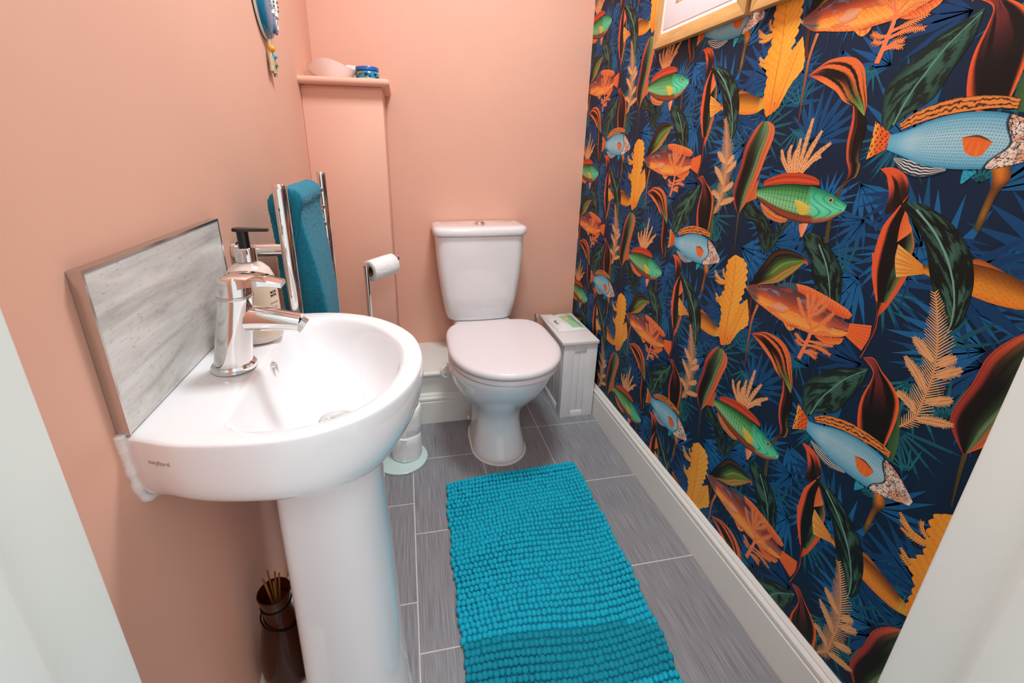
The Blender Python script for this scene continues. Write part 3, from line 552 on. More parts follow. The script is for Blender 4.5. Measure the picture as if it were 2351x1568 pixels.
    def blue(u, v):
        c = ramp(v, [(0, '3f8fae'), (.12, '7db8cc'), (.4, 'a9cfd8'), (.7, '9cc9d6'), (.9, '6fb0c8'), (1, '3f92b0')]); sc = np.sin(u*58*PI+(np.floor(v*17) % 2)*PI)*np.sin(v*17*PI)
        c = mixc(c, hx_('3a7f9a'), sstep(.3, .85, np.abs(sc))*.55*sstep(.1, .3, u)); c = mixc(c, hx_('4f9fc0'), sstep(.2, 0, u)*.7)
        h = sstep(.675, .69, u-.05*np.sin(v*PI)+.02*np.sin(v*9)); n = fbm(u*46, v*19, 101); hc = mixc(hx_('f0d8c4'), hx_('e2855a'), sstep(.45, .6, fbm(u*9, v*5, 7))*.6); hc = mixc(hc, hx_('1f2f38'), sstep(.52, .57, n)*sstep(.68, .62, n)+sstep(.30, .26, n)); ed = sstep(.675, .68, u-.05*np.sin(v*PI)+.02*np.sin(v*9))*sstep(.70, .69, u-.05*np.sin(v*PI)+.02*np.sin(v*9)); hc = mixc(hc, hx_('142a33'), ed); hc = mixc(hc, hx_('f0e6da'), sstep(.955, .98, u)*.7)
        return mixc(c, hc, h)
    ribbon(WP['blue_body'], 240, 64, blue)
    ribbon(WP['blue_dorsal'], 140, 20, lambda u, v: mixc(hx_('e2863f'), hx_('33190f'), sstep(.35, .75, np.sin(v*5*PI+7*fbm(u*26, v*2.5, 17)))*.9+sstep(.9, 1, v)*.6))
    ribbon(WP['blue_pect'], 24, 14, lambda u, v: mixc(mixc(hx_('2a1812'), hx_('e2682c'), sstep(0, .16, v)), hx_('f08a3a'), sstep(.3, .9, np.sin(u*34))*.5*sstep(.2, .5, v)))
    # ---- fern
    for sfr in WP['fern_sub']:
        p = stroke(sfr, 2.2, 1.0, 'e59a62', 'e8a468', 16); leaflets(p, 12, 2.4, .72, 2.9, 'e9ab72', .8)
    p = stroke(WP['fern'], 3.2, 1.2, 'e2844f', 'e8a06a', 40); leaflets(p, 27, 2.2, .82, 4.6, 'e9a96e', .85)
print_tile()
V0 = np.concatenate(PR.V); Q0 = np.concatenate(PR.Q); C0_ = np.concatenate(PR.C)/255.0
C0_ = np.where(C0_ <= .04045, C0_/12.92, ((C0_+.055)/1.055)**2.4)
SHX = XR-.0006; STEP = .0000035
yl, yh, zl, zh = YF*1000+1, YB*1000-.5, 128.0, CEIL*1000-1
VV, QQ, CC, nv_ = [], [], [], 0
for i in range(-2, 4):
    for j in range(-5, 6):
        oy, oz = i*LA[0]+j*LB[0], i*LA[1]+j*LB[1]
        P = V0[:, :2]+np.array([oy, oz])
        ins = (P[:, 0] > yl) & (P[:, 0] < yh) & (P[:, 1] > zl) & (P[:, 1] < zh)
        keep = ins[Q0].any(1)
        if not keep.any(): continue
        q = Q0[keep]; used = np.zeros(len(P), bool); used[q.ravel()] = True; mp_ = np.cumsum(used)-1
        py = np.clip(P[used, 0], yl, yh)/1000; pz = np.clip(P[used, 1], zl, zh)/1000
        VV.append(np.column_stack([SHX-.0001-V0[used, 2]*STEP, py, pz])); QQ.append(mp_[q]+nv_); CC.append(C0_[used]); nv_ += int(used.sum())
# the navy ground of the sheet, on a grid so that its own mottling prints too
gy, gz = np.meshgrid(np.linspace(yl, yh, 150)/1000, np.linspace(zl, zh, 200)/1000, indexing='ij')
gc = mixc(np.array([.0022, .0125, .032]), np.array([.0030, .020, .056]), fbm(gy*22, gz*7, 3)); k0 = nv_
VV.append(np.column_stack([np.full(gy.size, SHX), gy.ravel(), gz.ravel()])); CC.append(gc.reshape(-1, 3))
a_, b_ = np.meshgrid(np.arange(149), np.arange(199), indexing='ij'); a_ = (a_*200+b_).ravel(); QQ.append(np.column_stack([a_, a_+200, a_+201, a_+1])+k0)
VV = np.concatenate(VV).astype(np.float32); QQ = np.concatenate(QQ).astype(np.int32); CC = np.concatenate(CC).astype(np.float32)
tri = QQ[:, 2] == QQ[:, 3]
me = bpy.data.meshes.new('wallpaper')
me.vertices.add(len(VV)); me.vertices.foreach_set('co', VV.ravel())
lens_ = np.where(tri, 3, 4); loops = QQ.ravel()[np.column_stack([np.ones((len(QQ), 3), bool), ~tri]).ravel()]
me.loops.add(len(loops)); me.loops.foreach_set('vertex_index', loops.astype(np.int32))
me.polygons.add(len(QQ)); me.polygons.foreach_set('loop_start', np.r_[0, np.cumsum(lens_)[:-1]].astype(np.int32)); me.polygons.foreach_set('loop_total', lens_.astype(np.int32))
me.update(calc_edges=True); me.validate()
ca = me.color_attributes.new('print', 'FLOAT_COLOR', 'POINT')
ca.data.foreach_set('color', np.column_stack([CC, np.ones(len(CC), np.float32)]).ravel())
def paper_mat():
    m = bpy.data.materials.new('fish_print_wallpaper'); m.use_nodes = True; nt = m.node_tree; N = nt.nodes; L = nt.links; p = N['Principled BSDF']
    a = N.new('ShaderNodeVertexColor'); a.layer_name = 'print'; tc = N.new('ShaderNodeTexCoord')
    n = N.new('ShaderNodeTexNoise'); n.inputs['Scale'].default_value = 900; n.inputs['Detail'].default_value = 2; L.new(tc.outputs['Object'], n.inputs[0])
    r = N.new('ShaderNodeMapRange'); r.inputs[1].default_value = .25; r.inputs[2].default_value = .75; r.inputs[3].default_value = .86; r.inputs[4].default_value = 1.14; L.new(n.outputs['Fac'], r.inputs[0])
    mx = N.new('ShaderNodeVectorMath'); mx.operation = 'SCALE'; L.new(a.outputs[0], mx.inputs[0]); L.new(r.outputs[0], mx.inputs[3]); L.new(mx.outputs[0], p.inputs['Base Color'])
    p.inputs['Roughness'].default_value = .55; p.inputs['Specular IOR Level'].default_value = .25
    return m
me.materials.append(paper_mat())
o = bpy.data.objects.new('wallpaper', me); COL.objects.link(o); o.parent = wall_right

# ------------------------------------------------------------------ toilet
TX = .305
toilet = thing('toilet', 'white ceramic close-coupled toilet with closed lid against the peach wall', 'toilet', (TX, 1.45, 0))
NT = 64
def egg(z, yf, yb, hw, hwb=None, cx=TX, yc=None, pf=2.0, pb=3.6):
    """plan outline: rounded front, squarer back"""
    hwb = hw if hwb is None else hwb; yc = yf+hw*1.12 if yc is None else yc
    out = []
    for j in range(NT):
        a = 2*PI*j/NT; s, c = math.sin(a), math.cos(a)
        if s < 0:
            x = hw*math.copysign(abs(c)**(2/pf), c); y = yc-(yc-yf)*abs(s)**(2/pf)
        else:
            k = abs(s); x = (hw*(1-k)+hwb*k)*math.copysign(abs(c)**(2/pb), c); y = yc+(yb-yc)*abs(s)**(2/pb)
        out.append((cx+x, y, z))
    return out
g = G().loft([egg(0, 1.298, 1.600, .098, .100), egg(.006, 1.294, 1.600, .101, .102), egg(.016, 1.295, 1.600, .100, .100), egg(.05, 1.312, 1.600, .092, .094), egg(.10, 1.333, 1.600, .083, .094),
              egg(.15, 1.340, 1.600, .081, .10), egg(.19, 1.325, 1.600, .095, .108), egg(.225, 1.292, 1.602, .122, .12), egg(.26, 1.255, 1.608, .148, .135),
              egg(.30, 1.222, 1.613, .168, .15), egg(.34, 1.198, 1.615, .180, .16), egg(.372, 1.186, 1.615, .186, .165), egg(.384, 1.188, 1.615, .184, .163), egg(.388, 1.20, 1.61, .17, .15)])
build('pan', g, M['ceramic'], toilet, smooth=60, sub=1)
g = G().box(TX-.125, TX+.125, 1.585, 1.875, .262, .386); build('pan_shelf', g, M['ceramic'], toilet, bevel=.02, seg=4)
build('floor_sealant', G().loft([egg(0, 1.290, 1.600, .106, .108), egg(.004, 1.292, 1.60, .104, .106), egg(.006, 1.297, 1.6, .099, .10)]), M['sealant'], toilet)
for s in (-1, 1):
    build('bolt_cap', G().lathe([(.010, 0), (.010, .004), (.007, .007), (.0, .008)], (TX+s*.0925, 1.55, .045), 16, axis='X') if s > 0 else
          G().lathe([(.010, 0), (.010, -.004), (.007, -.007), (.0, -.008)], (TX-.0925, 1.55, .045), 16, axis='X'), M['plastic'], toilet)
def seatring(z, d, hw=.197, yf=1.170, yb=1.640, cx=.317):
    return egg(z, yf+d, yb-d*.6, hw-d, .168-d*.6, cx=cx, yc=1.405, pf=2.12, pb=6.5)
seat = build('seat', G().loft([seatring(.388, .010), seatring(.391, .005), seatring(.400, .006), seatring(.4045, .010), seatring(.4055, .018)]), M['plastic'], toilet, smooth=50)
lid = build('lid', G().loft([seatring(.4095, .010), seatring(.4115, .0015), seatring(.416, 0), seatring(.424, .001), seatring(.4295, .005), seatring(.4325, .012), seatring(.434, .024), seatring(.4347, .06), seatring(.435, .12)]), M['plastic'], toilet, smooth=60)
for s in (-1, 1): build('hinge', G().tube([(TX+.008+s*.075-.02, 1.640, .402), (TX+.008+s*.075+.02, 1.640, .402)], .011, 14), M['plastic'], toilet)
def cring(z, hw, yf, yb=1.893, r=.035, bow=.012, cx=.293):
    pts = []
    for qx, qy, a0 in ((1, -1, -PI/2), (1, 1, 0), (-1, 1, PI/2), (-1, -1, PI)):
        rr = r if qy < 0 else .012
        px = cx+qx*(hw-rr); py = (yf+rr) if qy < 0 else (yb-rr)
        for i in range(7):
            a = a0+PI/2*i/6; pts.append((px+rr*math.cos(a), py+rr*math.sin(a), z))
    out = []
    for i in range(len(pts)):
        a, b = pts[i], pts[(i+1) % len(pts)]; out.append(a)
        if abs(a[0]-b[0]) > .05 and a[1] < 1.8:
            for k in range(1, 8): out.append(tuple(a[q]+(b[q]-a[q])*k/8 for q in range(3)))
        elif abs(a[0]-b[0]) > .05:
            for k in range(1, 8): out.append(tuple(a[q]+(b[q]-a[q])*k/8 for q in range(3)))
    return [(x, y-(bow*(1-((x-cx)/hw)**2) if y < 1.8 else 0), z) for x, y, z in out]
g = G().loft([cring(.386, .118, 1.775), cring(.389, .132, 1.765), cring(.400, .141, 1.758), cring(.44, .150, 1.750), cring(.50, .160, 1.744), cring(.58, .170, 1.740), cring(.66, .177, 1.737), cring(.752, .181, 1.735)])
build('cistern', g, M['ceramic'], toilet, smooth=50)
g = G().loft([cring(.7535, .180, 1.733), cring(.756, .187, 1.725), cring(.762, .190, 1.722), cring(.778, .190, 1.722), cring(.785, .186, 1.727), cring(.789, .178, 1.738), cring(.790, .16, 1.76)])
build('cistern_lid', g, M['ceramic'], toilet, smooth=50)
b = build('flush_button', G().lathe([(.024, .0), (.024, .004), (.020, .007)], (.296, 1.805, .789), 32), M['chrome'], toilet)
build('button_dome', G().lathe([(.0195, .005), (.018, .010), (.012, .0135), (.0, .015)], (.296, 1.805, .789), 28), M['chrome'], b)
build('inlet_hose', G().tube(catmull([(TX-.186, 1.42, .36), (TX-.206, 1.40, .355), (TX-.211, 1.40, .335), (TX-.196, 1.41, .315), (TX-.181, 1.43, .31)], 6, False), .0035, 8), M['softplastic'], toilet)

# ------------------------------------------------------------------ basin and pedestal
RIM = .797
OUT = [(-.3, .456), (-.285, .4465), (-.235, .426), (-.155, .4155), (-.094, .426), (-.037, .463), (.002, .527), (.0145, .600), (-.001, .684), (-.05, .755), (-.12, .796), (-.19, .805), (-.25, .797), (-.285, .782), (-.3, .764)]
INN = [(-.196, .452), (-.150, .440), (-.106, .447), (-.062, .473), (-.029, .526), (-.016, .594), (-.026, .660), (-.064, .728), (-.112, .764), (-.155, .772), (-.190, .757), (-.203, .725), (-.2045, .607), (-.2045, .480)]
BC = Vector((-.118, .607))
NB = 96
def polar(pts, inv=False):
    c = [Vector((p.x, p.y)) for p in catmull([(x, y, 0) for x, y in pts], 14)]
    if inv is None: c = [Vector((p[0], p[1])) for p in pts]
    res = []
    for j in range(NB):
        a = 2*PI*j/NB; d = Vector((math.cos(a), math.sin(a))); best = None
        for i in range(len(c)):
            p, q = c[i]-BC, c[(i+1) % len(c)]-BC; e = q-p
            den = d.x*e.y-d.y*e.x
            if abs(den) < 1e-12: continue
            t = (p.x*e.y-p.y*e.x)/den; u = (p.x*d.y-p.y*d.x)/den
            if t > 0 and -1e-9 <= u <= 1+1e-9: best = t if best is None else max(best, t)
        res.append(best)
    return res
# outline with its straight wall side: insert points along the wall so that it stays flat
po = polar(OUT+[(-.3, .70), (-.3, .616), (-.3, .54)]); pi_ = polar(INN)
pp = []
for j in range(NB):
    a = 2*PI*j/NB; pp.append(1/math.sqrt((math.cos(a)/.075)**2+(math.sin(a)/.085)**2))
def bring(z, fn, wallside=False, under=True):
    out = []
    for j in range(NB):
        a = 2*PI*j/NB; r = fn(j); x, y = BC.x+r*math.cos(a), BC.y+r*math.sin(a)
        t = min(1, max(0, (BC.x+po[j]*math.cos(a)+.18)/.19)); t = t*t*(3-2*t)
        if wallside and BC.x+po[j]*math.cos(a) < -.290: x = XL
        out.append((max(x, XL+.001), y, z+(.735-z)*.62*(1-t) if under and z < .735 else z))
    return out
wexp = []
for j in range(NB):
    t = min(1, max(0, (BC.x+po[j]*math.cos(2*PI*j/NB)+.17)/.18)); wexp.append(.12+.88*t*t)
mixo = lambda k: (lambda j: pp[j]+(po[j]-pp[j])*(k**wexp[j] if k > 0 else 0))
ino = lambda k: (lambda j: pi_[j]*k)
basin = thing('wash_basin', 'white ceramic D-shaped wash basin fixed to the peach wall', 'basin', (XL, .61, .640))
rings = [bring(.640, mixo(0), under=False), bring(.655, lambda j: pp[j]*1.03, under=False), bring(.664, mixo(.20), True), bring(.681, mixo(.38), True), bring(.701, mixo(.58), True), bring(.728, mixo(.82), True), bring(.752, mixo(.95), True), bring(.776, mixo(1.0), True), bring(.788, mixo(.997)), bring(.794, mixo(.985)), bring(RIM, mixo(.955)),
         bring(RIM+.0005, lambda j: pi_[j]*.35+(pp[j]+(po[j]-pp[j])*.95)*.65), bring(RIM-.0005, lambda j: pi_[j]*.88+po[j]*.12), bring(.794, ino(1.0)), bring(.787, ino(.972)), bring(.770, ino(.93)), bring(.745, ino(.86)), bring(.722, ino(.74), under=False), bring(.704, ino(.58), under=False), bring(.694, ino(.38), under=False), bring(.690, ino(.18), under=False), bring(.689, ino(.06), under=False)]
build('bowl', G().loft(rings), M['ceramic'], basin, smooth=70, sub=1)
dr = build('waste_ring', G().lathe([(.030, .0), (.030, .0015), (.024, .0025), (.022, -.001), (.0, -.001)], (-.118, .607, .6905), 32), M['chrome'], basin)
build('plug', G().lathe([(.0205, .0), (.0205, .005), (.016, .0075), (.0, .008)], (-.118, .607, .690), 28), M['chrome'], dr)
# overflow: rimmed oval opening on the wall-side slope of the bowl
build('overflow', G().loft([[(-.2005+d, .634+.0075*k*math.cos(t), .768+.012*k*math.sin(t)) for t in [2*PI*i/24 for i in range(24)]] for d, k in ((0, 1.3), (.0036, 1.25), (.0042, 1.0), (.0005, .9))], False, True), M['chrome_dull'], basin)
sp_ = catmull([(XL+.002, .4500, .801), (XL+.002, .4512, .77), (XL+.002, .4525, .745), (XL+.002, .456, .722), (XL+.002, .466, .708), (XL+.002, .492, .700)], 10, False)
_n = [random.uniform(-1, 1) for _ in range(len(sp_)+4)]
build('wall_sealant', G().tube(sp_, [.0056+.0011*(_n[i]+_n[i+1]+_n[i+2]+_n[i+3])/2 for i in range(len(sp_))], 12), M['sealant'], basin, smooth=80)
# maker's mark printed on the near side, following the curved flank
def flank(u, v):
    x = -.2605+u
    y = float(np.interp(x, [-.3, -.285, -.26, -.235, -.20], [.456, .4465, .4348, .426, .4195]))
    return (x, y-.0006, .772+v)
build('maker_mark', text_geo('twyford', .0075, flank), M['greyink'], basin, smooth=0)

ped = thing('basin_pedestal', 'tall white ceramic pedestal standing under the wash basin', 'pedestal', (-.13, .61, 0))
def pring(z, x0, x1, w, cy=.612):
    out = []
    for j in range(48):
        a = 2*PI*j/48; c, s = math.cos(a), math.sin(a); xm = x0+(x1-x0)*.42
        if c > 0: out.append((xm+(x1-xm)*abs(c)**(2/2.3), cy+w*math.copysign(abs(s)**(2/2.3), s), z))
        else: out.append((xm-(xm-x0)*abs(c)**(2/7), cy+w*math.copysign(abs(s)**(2/7), s), z))
    return out
g = G().loft([pring(0, -.207, -.030, .108), pring(.012, -.207, -.030, .108), pring(.03, -.207, -.034, .103), pring(.10, -.205, -.040, .097), pring(.25, -.203, -.046, .093), pring(.45, -.200, -.052, .091), pring(.58, -.198, -.056, .092), pring(.639, -.196, -.054, .093)])
build('column', g, M['ceramic'], ped, smooth=50)

# ------------------------------------------------------------------ mixer tap
tx, ty, tz = -.236, .596, RIM+.0008
tap = thing('mixer_tap', 'chrome single-lever mixer tap on the wash basin', 'tap', (tx, ty, tz))
build('base_ring', G().lathe([(.0265, 0), (.0275, .002), (.0275, .006), (.0255, .0085), (.022, .0085)], (tx, ty, tz), 40), M['chrome'], tap)
def oval(z, rx, ry, dx=0):
    return [(tx+dx+rx*math.cos(2*PI*j/40), ty+ry*math.sin(2*PI*j/40), tz+z) for j in range(40)]
build('body', G().loft([oval(.0085, .0235, .0235), oval(.02, .023, .023, .002), oval(.06, .0215, .0215, .0095), oval(.095, .0205, .0205, .0165), oval(.0985, .0205, .0205, .017)]), M['chrome'], tap, smooth=50)
sp = []
for t in [i/12 for i in range(13)]:
    x = tx+.012+.078*t; z = tz+.070-.003*t-.007*t*t; hy = .0165-.003*t; hz = .0185-.0075*t
    c = math.cos(math.radians(14*t)); s = math.sin(math.radians(14*t))
    sp.append([(x+hz*s*math.copysign(abs(math.sin(a))**.8, math.sin(a)), ty+hy*math.copysign(abs(math.cos(a))**.75, math.cos(a)), z+hz*c*math.copysign(abs(math.sin(a))**.8, math.sin(a))) for a in [2*PI*j/32 for j in range(32)]])
spo = build('spout', G().loft(sp), M['chrome'], tap, smooth=45)
build('aerator', G().tube([(tx+.0885, ty, tz+.0588), (tx+.0950, ty, tz+.0538)], .0105, 24), M['chrome_dull'], spo)
build('joint_ring', G().lathe([(.0208, .0985), (.0214, .100), (.0214, .102), (.0205, .103)], (tx+.017, ty, tz), 40), M['chrome_dull'], tap)
# lever: round cap over the cartridge carrying on into a flat paddle
g = G().loft([oval(.1032, .0205, .0205, .0175), oval(.118, .0205, .0205, .0185), oval(.1245, .0200, .0200, .019), oval(.1275, .0175, .0180, .0195), oval(.1290, .012, .013, .020), oval(.1295, .004, .004, .0205)])
prof = []
for t in [i/12 for i in range(13)]:
    x = tx+.010+.066*t; hw = .0165+.0035*math.sin(PI*min(1, t*1.15))-.003*t
    top = .1292+.0012*math.sin(PI*t)-.0115*t*t; th = .0165*(1-t)**1.6+.0062
    if t == 1: hw *= .93
    prof.append([(x, ty-hw, tz+top-th), (x, ty+hw, tz+top-th), (x, ty+hw, tz+top-.003), (x, ty+hw*.86, tz+top-.0006), (x, ty, tz+top+.0004), (x, ty-hw*.86, tz+top-.0006), (x, ty-hw, tz+top-.003)])
g.loft(prof)
build('lever', g, M['chrome'], tap, smooth=40)

# ------------------------------------------------------------------ soap dispenser
sx, sy = -.2325, .700
soap = thing('soap_dispenser', 'pearly pump bottle of hand soap behind the tap', 'bottle', (sx, sy, RIM+.0008))
z0 = RIM+.0008
build('bottle', G().lathe([(.026, 0), (.033, .0012), (.0345, .004), (.0348, .05), (.0345, .085), (.0325, .098), (.028, .109), (.020, .117), (.0125, .1205), (.0118, .123)], (sx, sy, z0), 48), M['soap'], soap, smooth=50)
def wrap(r, dz, a0):
    return lambda u, v: (sx+r*math.cos(a0+u/r), sy+r*math.sin(a0+u/r), z0+dz+v)
lb = G(); a0 = math.radians(-42); fn = wrap(.0351, 0, a0)
lb.loft([[fn(u, v) for u in np.linspace(-.021, .021, 15)] for v in (.012, .088)], False, False, False)
label = build('label', lb, M['soaplabel'], soap)
fj = wrap(.0353, .074, a0+.35)
g = G()
for u0, u1, v0, v1 in [(-.006, -.0016, .001, .004), (.0016, .006, .001, .004), (-.006, -.0016, -.004, -.001), (.0016, .006, -.004, -.001), (-.0006, .0006, -.005, .005), (-.007, .007, -.0005, .0005), (-.007, .007, .0046, .0052), (-.007, .007, -.0052, -.0046)]:
    g.add([fj(u0, v0), fj(u1, v0), fj(u1, v1), fj(u0, v1)], [(0, 1, 2, 3)])
build('flag_emblem', g, M['ink'], label, smooth=0)
g = G(); ft = wrap(.0353, .060, a0+.35)
for i, (hw, v) in enumerate([(.0085, 0), (.006, -.006), (.0065, -.0085), (.006, -.011), (.0065, -.0135), (.0055, -.016)]):
    n = 7 if i == 0 else 6
    for k in range(n):
        u0 = -hw+2*hw*k/n; u1 = u0+2*hw/n*.72; h = .0011 if i == 0 else .0005
        g.add([ft(u0, v-h), ft(u1, v-h), ft(u1, v+h), ft(u0, v+h)], [(0, 1, 2, 3)])
build('label_print', g, M['greyink'], label, smooth=0)
build('collar', G().lathe([(.0135, .122), (.0145, .1225), (.0145, .1415), (.0135, .1425), (.008, .1425)], (sx, sy, z0), 36), M['chrome'], soap)
pm = build('pump', G().lathe([(.0078, .1425), (.0078, .164), (.0072, .166)], (sx, sy, z0), 24), M['black'], soap)
rg = []
for t in [i/8 for i in range(9)]:
    x = sx-.0115+.047*t; hw = .0105*(1-.55*t)*(1 if t > .05 else .6); zt = z0+.1705-.002*t; th = .0042-.0005*t
    rg.append([(x, sy-hw, zt-th), (x, sy+hw, zt-th), (x, sy+hw*.8, zt), (x, sy-hw*.8, zt)])
build('pump_head', G().loft(rg), M['black'], pm, smooth=40)

# ------------------------------------------------------------------ splashback
sb = thing('splashback', 'grey veined stone splashback tile with chrome edge above the basin', 'splashback', (XL, .612, RIM))
build('stone_panel', G().box(XL+.001, XL+.0115, .4535, .7685, RIM+.0015, .969), M['stone'], sb)
g = G()
for a in ((XL+.0005, XL+.0125, .4505, .4534, RIM+.0015, .972), (XL+.0005, XL+.0125, .7686, .7715, RIM+.0015, .972), (XL+.0005, XL+.0125, .4534, .7686, .9691, .972)):
    build('edge_trim', G().box(*a), M['chrome_dull'], sb)

# ------------------------------------------------------------------ towel radiator and towel
RX = -.209
rad = thing('towel_radiator', 'chrome ladder towel radiator on the wall beyond the basin', 'radiator', (RX, 1.04, .30))
for y in (.83, 1.25):
    po_ = []
    for z in (.30, 1.012):
        po_.append([(RX+.0145*math.cos(a)*(1 if math.cos(a) > 0 else .55), y+.0145*math.sin(a), z) for a in [2*PI*j/28 for j in range(28)]])
    pst = build('post', G().loft(po_), M['chrome'], rad, smooth=40)
    build('end_cap', G().lathe([(.0115, 0), (.0115, .004), (.010, .0075), (.0, .008)], (RX+.002, y, 1.012), 24), M['chrome'], pst)
for z in (.975, .932, .889, .846, .74, .697, .654, .611, .50, .457, .414, .371):
    build('rung', G().tube([(RX-.002, .84, z), (RX-.002, 1.24, z)], .0075, 14), M['chrome'], rad)
for y in (.845, 1.235):
    for z in (.905, .45):
        b = build('wall_bracket', G().tube([(XL+.001, y, z), (RX, y, z)], .0115, 18), M['chrome'], rad)
        build('bracket_rose', G().tube([(XL+.001, y, z), (XL+.008, y, z)], .016, 20), M['chrome'], b)
# folded towel hung over the top rung: section (x, z) carried along y
secs = []
inner = [(-.2245, .66), (-.2255, .74), (-.2265, .84), (-.2270, .92), (-.2265, .965), (-.2235, .982), (-.2110, .9870), (-.2020, .982), (-.2000, .965), (-.2010, .92), (-.2030, .84), (-.2050, .74), (-.2060, .56)]
thick = [.014, .016, .016, .017, .018, .020, .022, .021, .013, .018, .034, .046, .048]
PI_ = catmull([(x, t_, z) for (x, z), t_ in zip(inner, thick)], 5, False)
def tow(y, k, f0):
    A_, B_ = [], []; n = len(PI_)
    for i, q in enumerate(PI_):
        a, b = PI_[max(i-1, 0)], PI_[min(i+1, n-1)]; t = Vector((b.x-a.x, 0, b.z-a.z)).normalized(); nr = Vector((-t.z, 0, t.x)); f = i/(n-1)
        th = q.y*k*(1-.35*f0*max(0, f-.55)/.45); w_ = .0010*math.sin(11*f+y*60)+.0008*math.sin(29*f+y*110)
        A_.append((q.x, y+.02*f0*f, q.z)); B_.append((q.x+nr.x*(th+w_), y+.02*f0*f, q.z+nr.z*(th+w_)))
    return A_+B_[::-1]
ys = [.885, .889, .897, .915, .94, .97, 1.0, 1.03, 1.055, 1.072, 1.08, 1.084]; rings = []
for i, y in enumerate(ys):
    e = min(i, len(ys)-1-i); rings.append(tow(y, (.90, .97, 1.0, 1.0)[min(e, 3)], (y-.885)/.2))
tw = build('towel', G().loft(rings), M['towel'], None, smooth=70, origin=(-.2, .97, .6))
sbm = tw.modifiers.new('subdivision', 'SUBSURF'); sbm.levels = 1; sbm.render_levels = 2
tx_ = bpy.data.textures.new('terry', 'CLOUDS'); tx_.noise_scale = .004
dm = tw.modifiers.new('pile', 'DISPLACE'); dm.texture = tx_; dm.strength = .0042; dm.mid_level = .5
tag(tw, 'folded teal terry towel hanging over the chrome radiator', 'towel')

# ------------------------------------------------------------------ toilet roll stand and rolls
hx, hy = -.060, 1.400
st = thing('toilet_roll_stand', 'chrome toilet roll stand with round frosted glass base', 'roll stand', (hx, hy, 0))
build('glass_base', G().lathe([(.092, 0), (.0945, .0015), (.0945, .0065), (.092, .008), (.0, .008)], (hx, hy, 0), 64), M['glass_base'], st)
px, py = -.131, 1.425
build('post', G().tube([(px, py, .008), (px, py, .722)], .0085, 20), M['chrome'], st)
build('spare_roll_rod', G().tube([(hx+.02, hy+.012, .008), (hx+.02, hy+.012, .40)], .006, 14), M['chrome'], st)
A0, A1 = Vector((px, py, .715)), Vector((-.040, 1.508, .724))
arm = build('arm', G().tube([A0, A0.lerp(A1, .5), A1], .0075, 16), M['chrome'], st)
build('arm_knob', G().tube([A1, A1+(A1-A0).normalized()*.007], .0125, 20), M['chrome'], arm)
build('post_cap', G().tube([(px, py, .714), (px, py, .7275)], .0095, 20), M['chrome'], st)
def roll(name, c, ax, r, rc, ln, label, group):
    ax = Vector(ax).normalized(); c = Vector(c)
    u = ax.orthogonal().normalized(); v = ax.cross(u)
    o = thing(name, label, 'toilet roll', tuple(c), group)
    def ring(rad, t, wob=0): return [tuple(c+ax*t+(rad+wob*math.sin(3*2*PI*j/48+t*60)+wob*.6*math.sin(7*2*PI*j/48))*(math.cos(2*PI*j/48)*u+math.sin(2*PI*j/48)*v)) for j in range(48)]
    h = ln/2; wb = r*.012
    g = G(); g.loft([ring(rc, -h), ring(rc+.004, -h), ring(r-.003, -h), ring(r, -h+.003, wb), ring(r, -h*.35, wb), ring(r, h*.35, wb), ring(r, h-.003, wb), ring(r-.003, h), ring(rc+.004, h), ring(rc, h)], False, False)
    build('paper', g, M['paper'], o, smooth=50)
    g = G(); g.loft([ring(rc-.0012, -h+.0005), ring(rc-.0012, h-.0005), ring(rc, h-.0005), ring(rc, -h+.0005), ring(rc-.0012, -h+.0005)], False, False)
    build('card_core', g, M['card'], o, smooth=50)
    return o
d = (A1-A0).normalized(); mid = A0.lerp(A1, .50)-Vector((0, 0, .0108))
roll('toilet_roll', mid, d, .0345, .0185, .100, 'part-used white toilet roll hanging on the arm of the chrome stand', None)
for i, lb_ in enumerate(('white toilet roll at the bottom of the stack on the glass base', 'white toilet roll in the middle of the stack beside the pedestal', 'white toilet roll at the top of the stack under the basin')):
    dx, dy = ((0, 0), (.004, .006), (-.003, .010))[i]
    roll('toilet_roll', (hx+.02+dx, hy+.012+dy, .0585+i*.1012), (0, 0, 1), .0545-.0007*i, .021, .100, lb_, 'spare toilet rolls stacked on the stand')

# ------------------------------------------------------------------ slim cabinet, wipes, toilet brush
X0, X1, Y0, Y1, CH = .600, .744, 1.546, 1.858, .340
cab = thing('storage_cabinet', 'slim white bathroom cabinet between the toilet and the fish wallpaper', 'cabinet', ((X0+X1)/2, (Y0+Y1)/2, 0))
build('carcass', G().box(X0+.004, X1-.002, Y0+.008, Y1, .0, CH), M['cab'], cab, bevel=.001)
build('top_panel', G().box(X0-.010, X1+.002, Y0-.008, Y1+.004, CH, CH+.014), M['cab'], cab, bevel=.0015)
# front: two stiles, two rails round a recessed grooved panel
for a in ((X0, X0+.046, Y0, Y0+.010, 0, CH-.001), (X1-.046, X1, Y0, Y0+.010, 0, CH-.001)): build('stile', G().box(*a), M['cab'], cab, bevel=.0012)
for a in ((X0+.046, X1-.046, Y0, Y0+.010, 0, .028), (X0+.046, X1-.046, Y0, Y0+.010, CH-.034, CH-.001)): build('rail', G().box(*a), M['cab'], cab, bevel=.0012)
w3 = (X1-X0-.092)/2
for k in range(2): build('panel_board', G().box(X0+.046+k*w3+.0004, X0+.046+(k+1)*w3-.0004, Y0+.0035, Y0+.009, .028, CH-.034), M['cab'], cab, bevel=.0008)
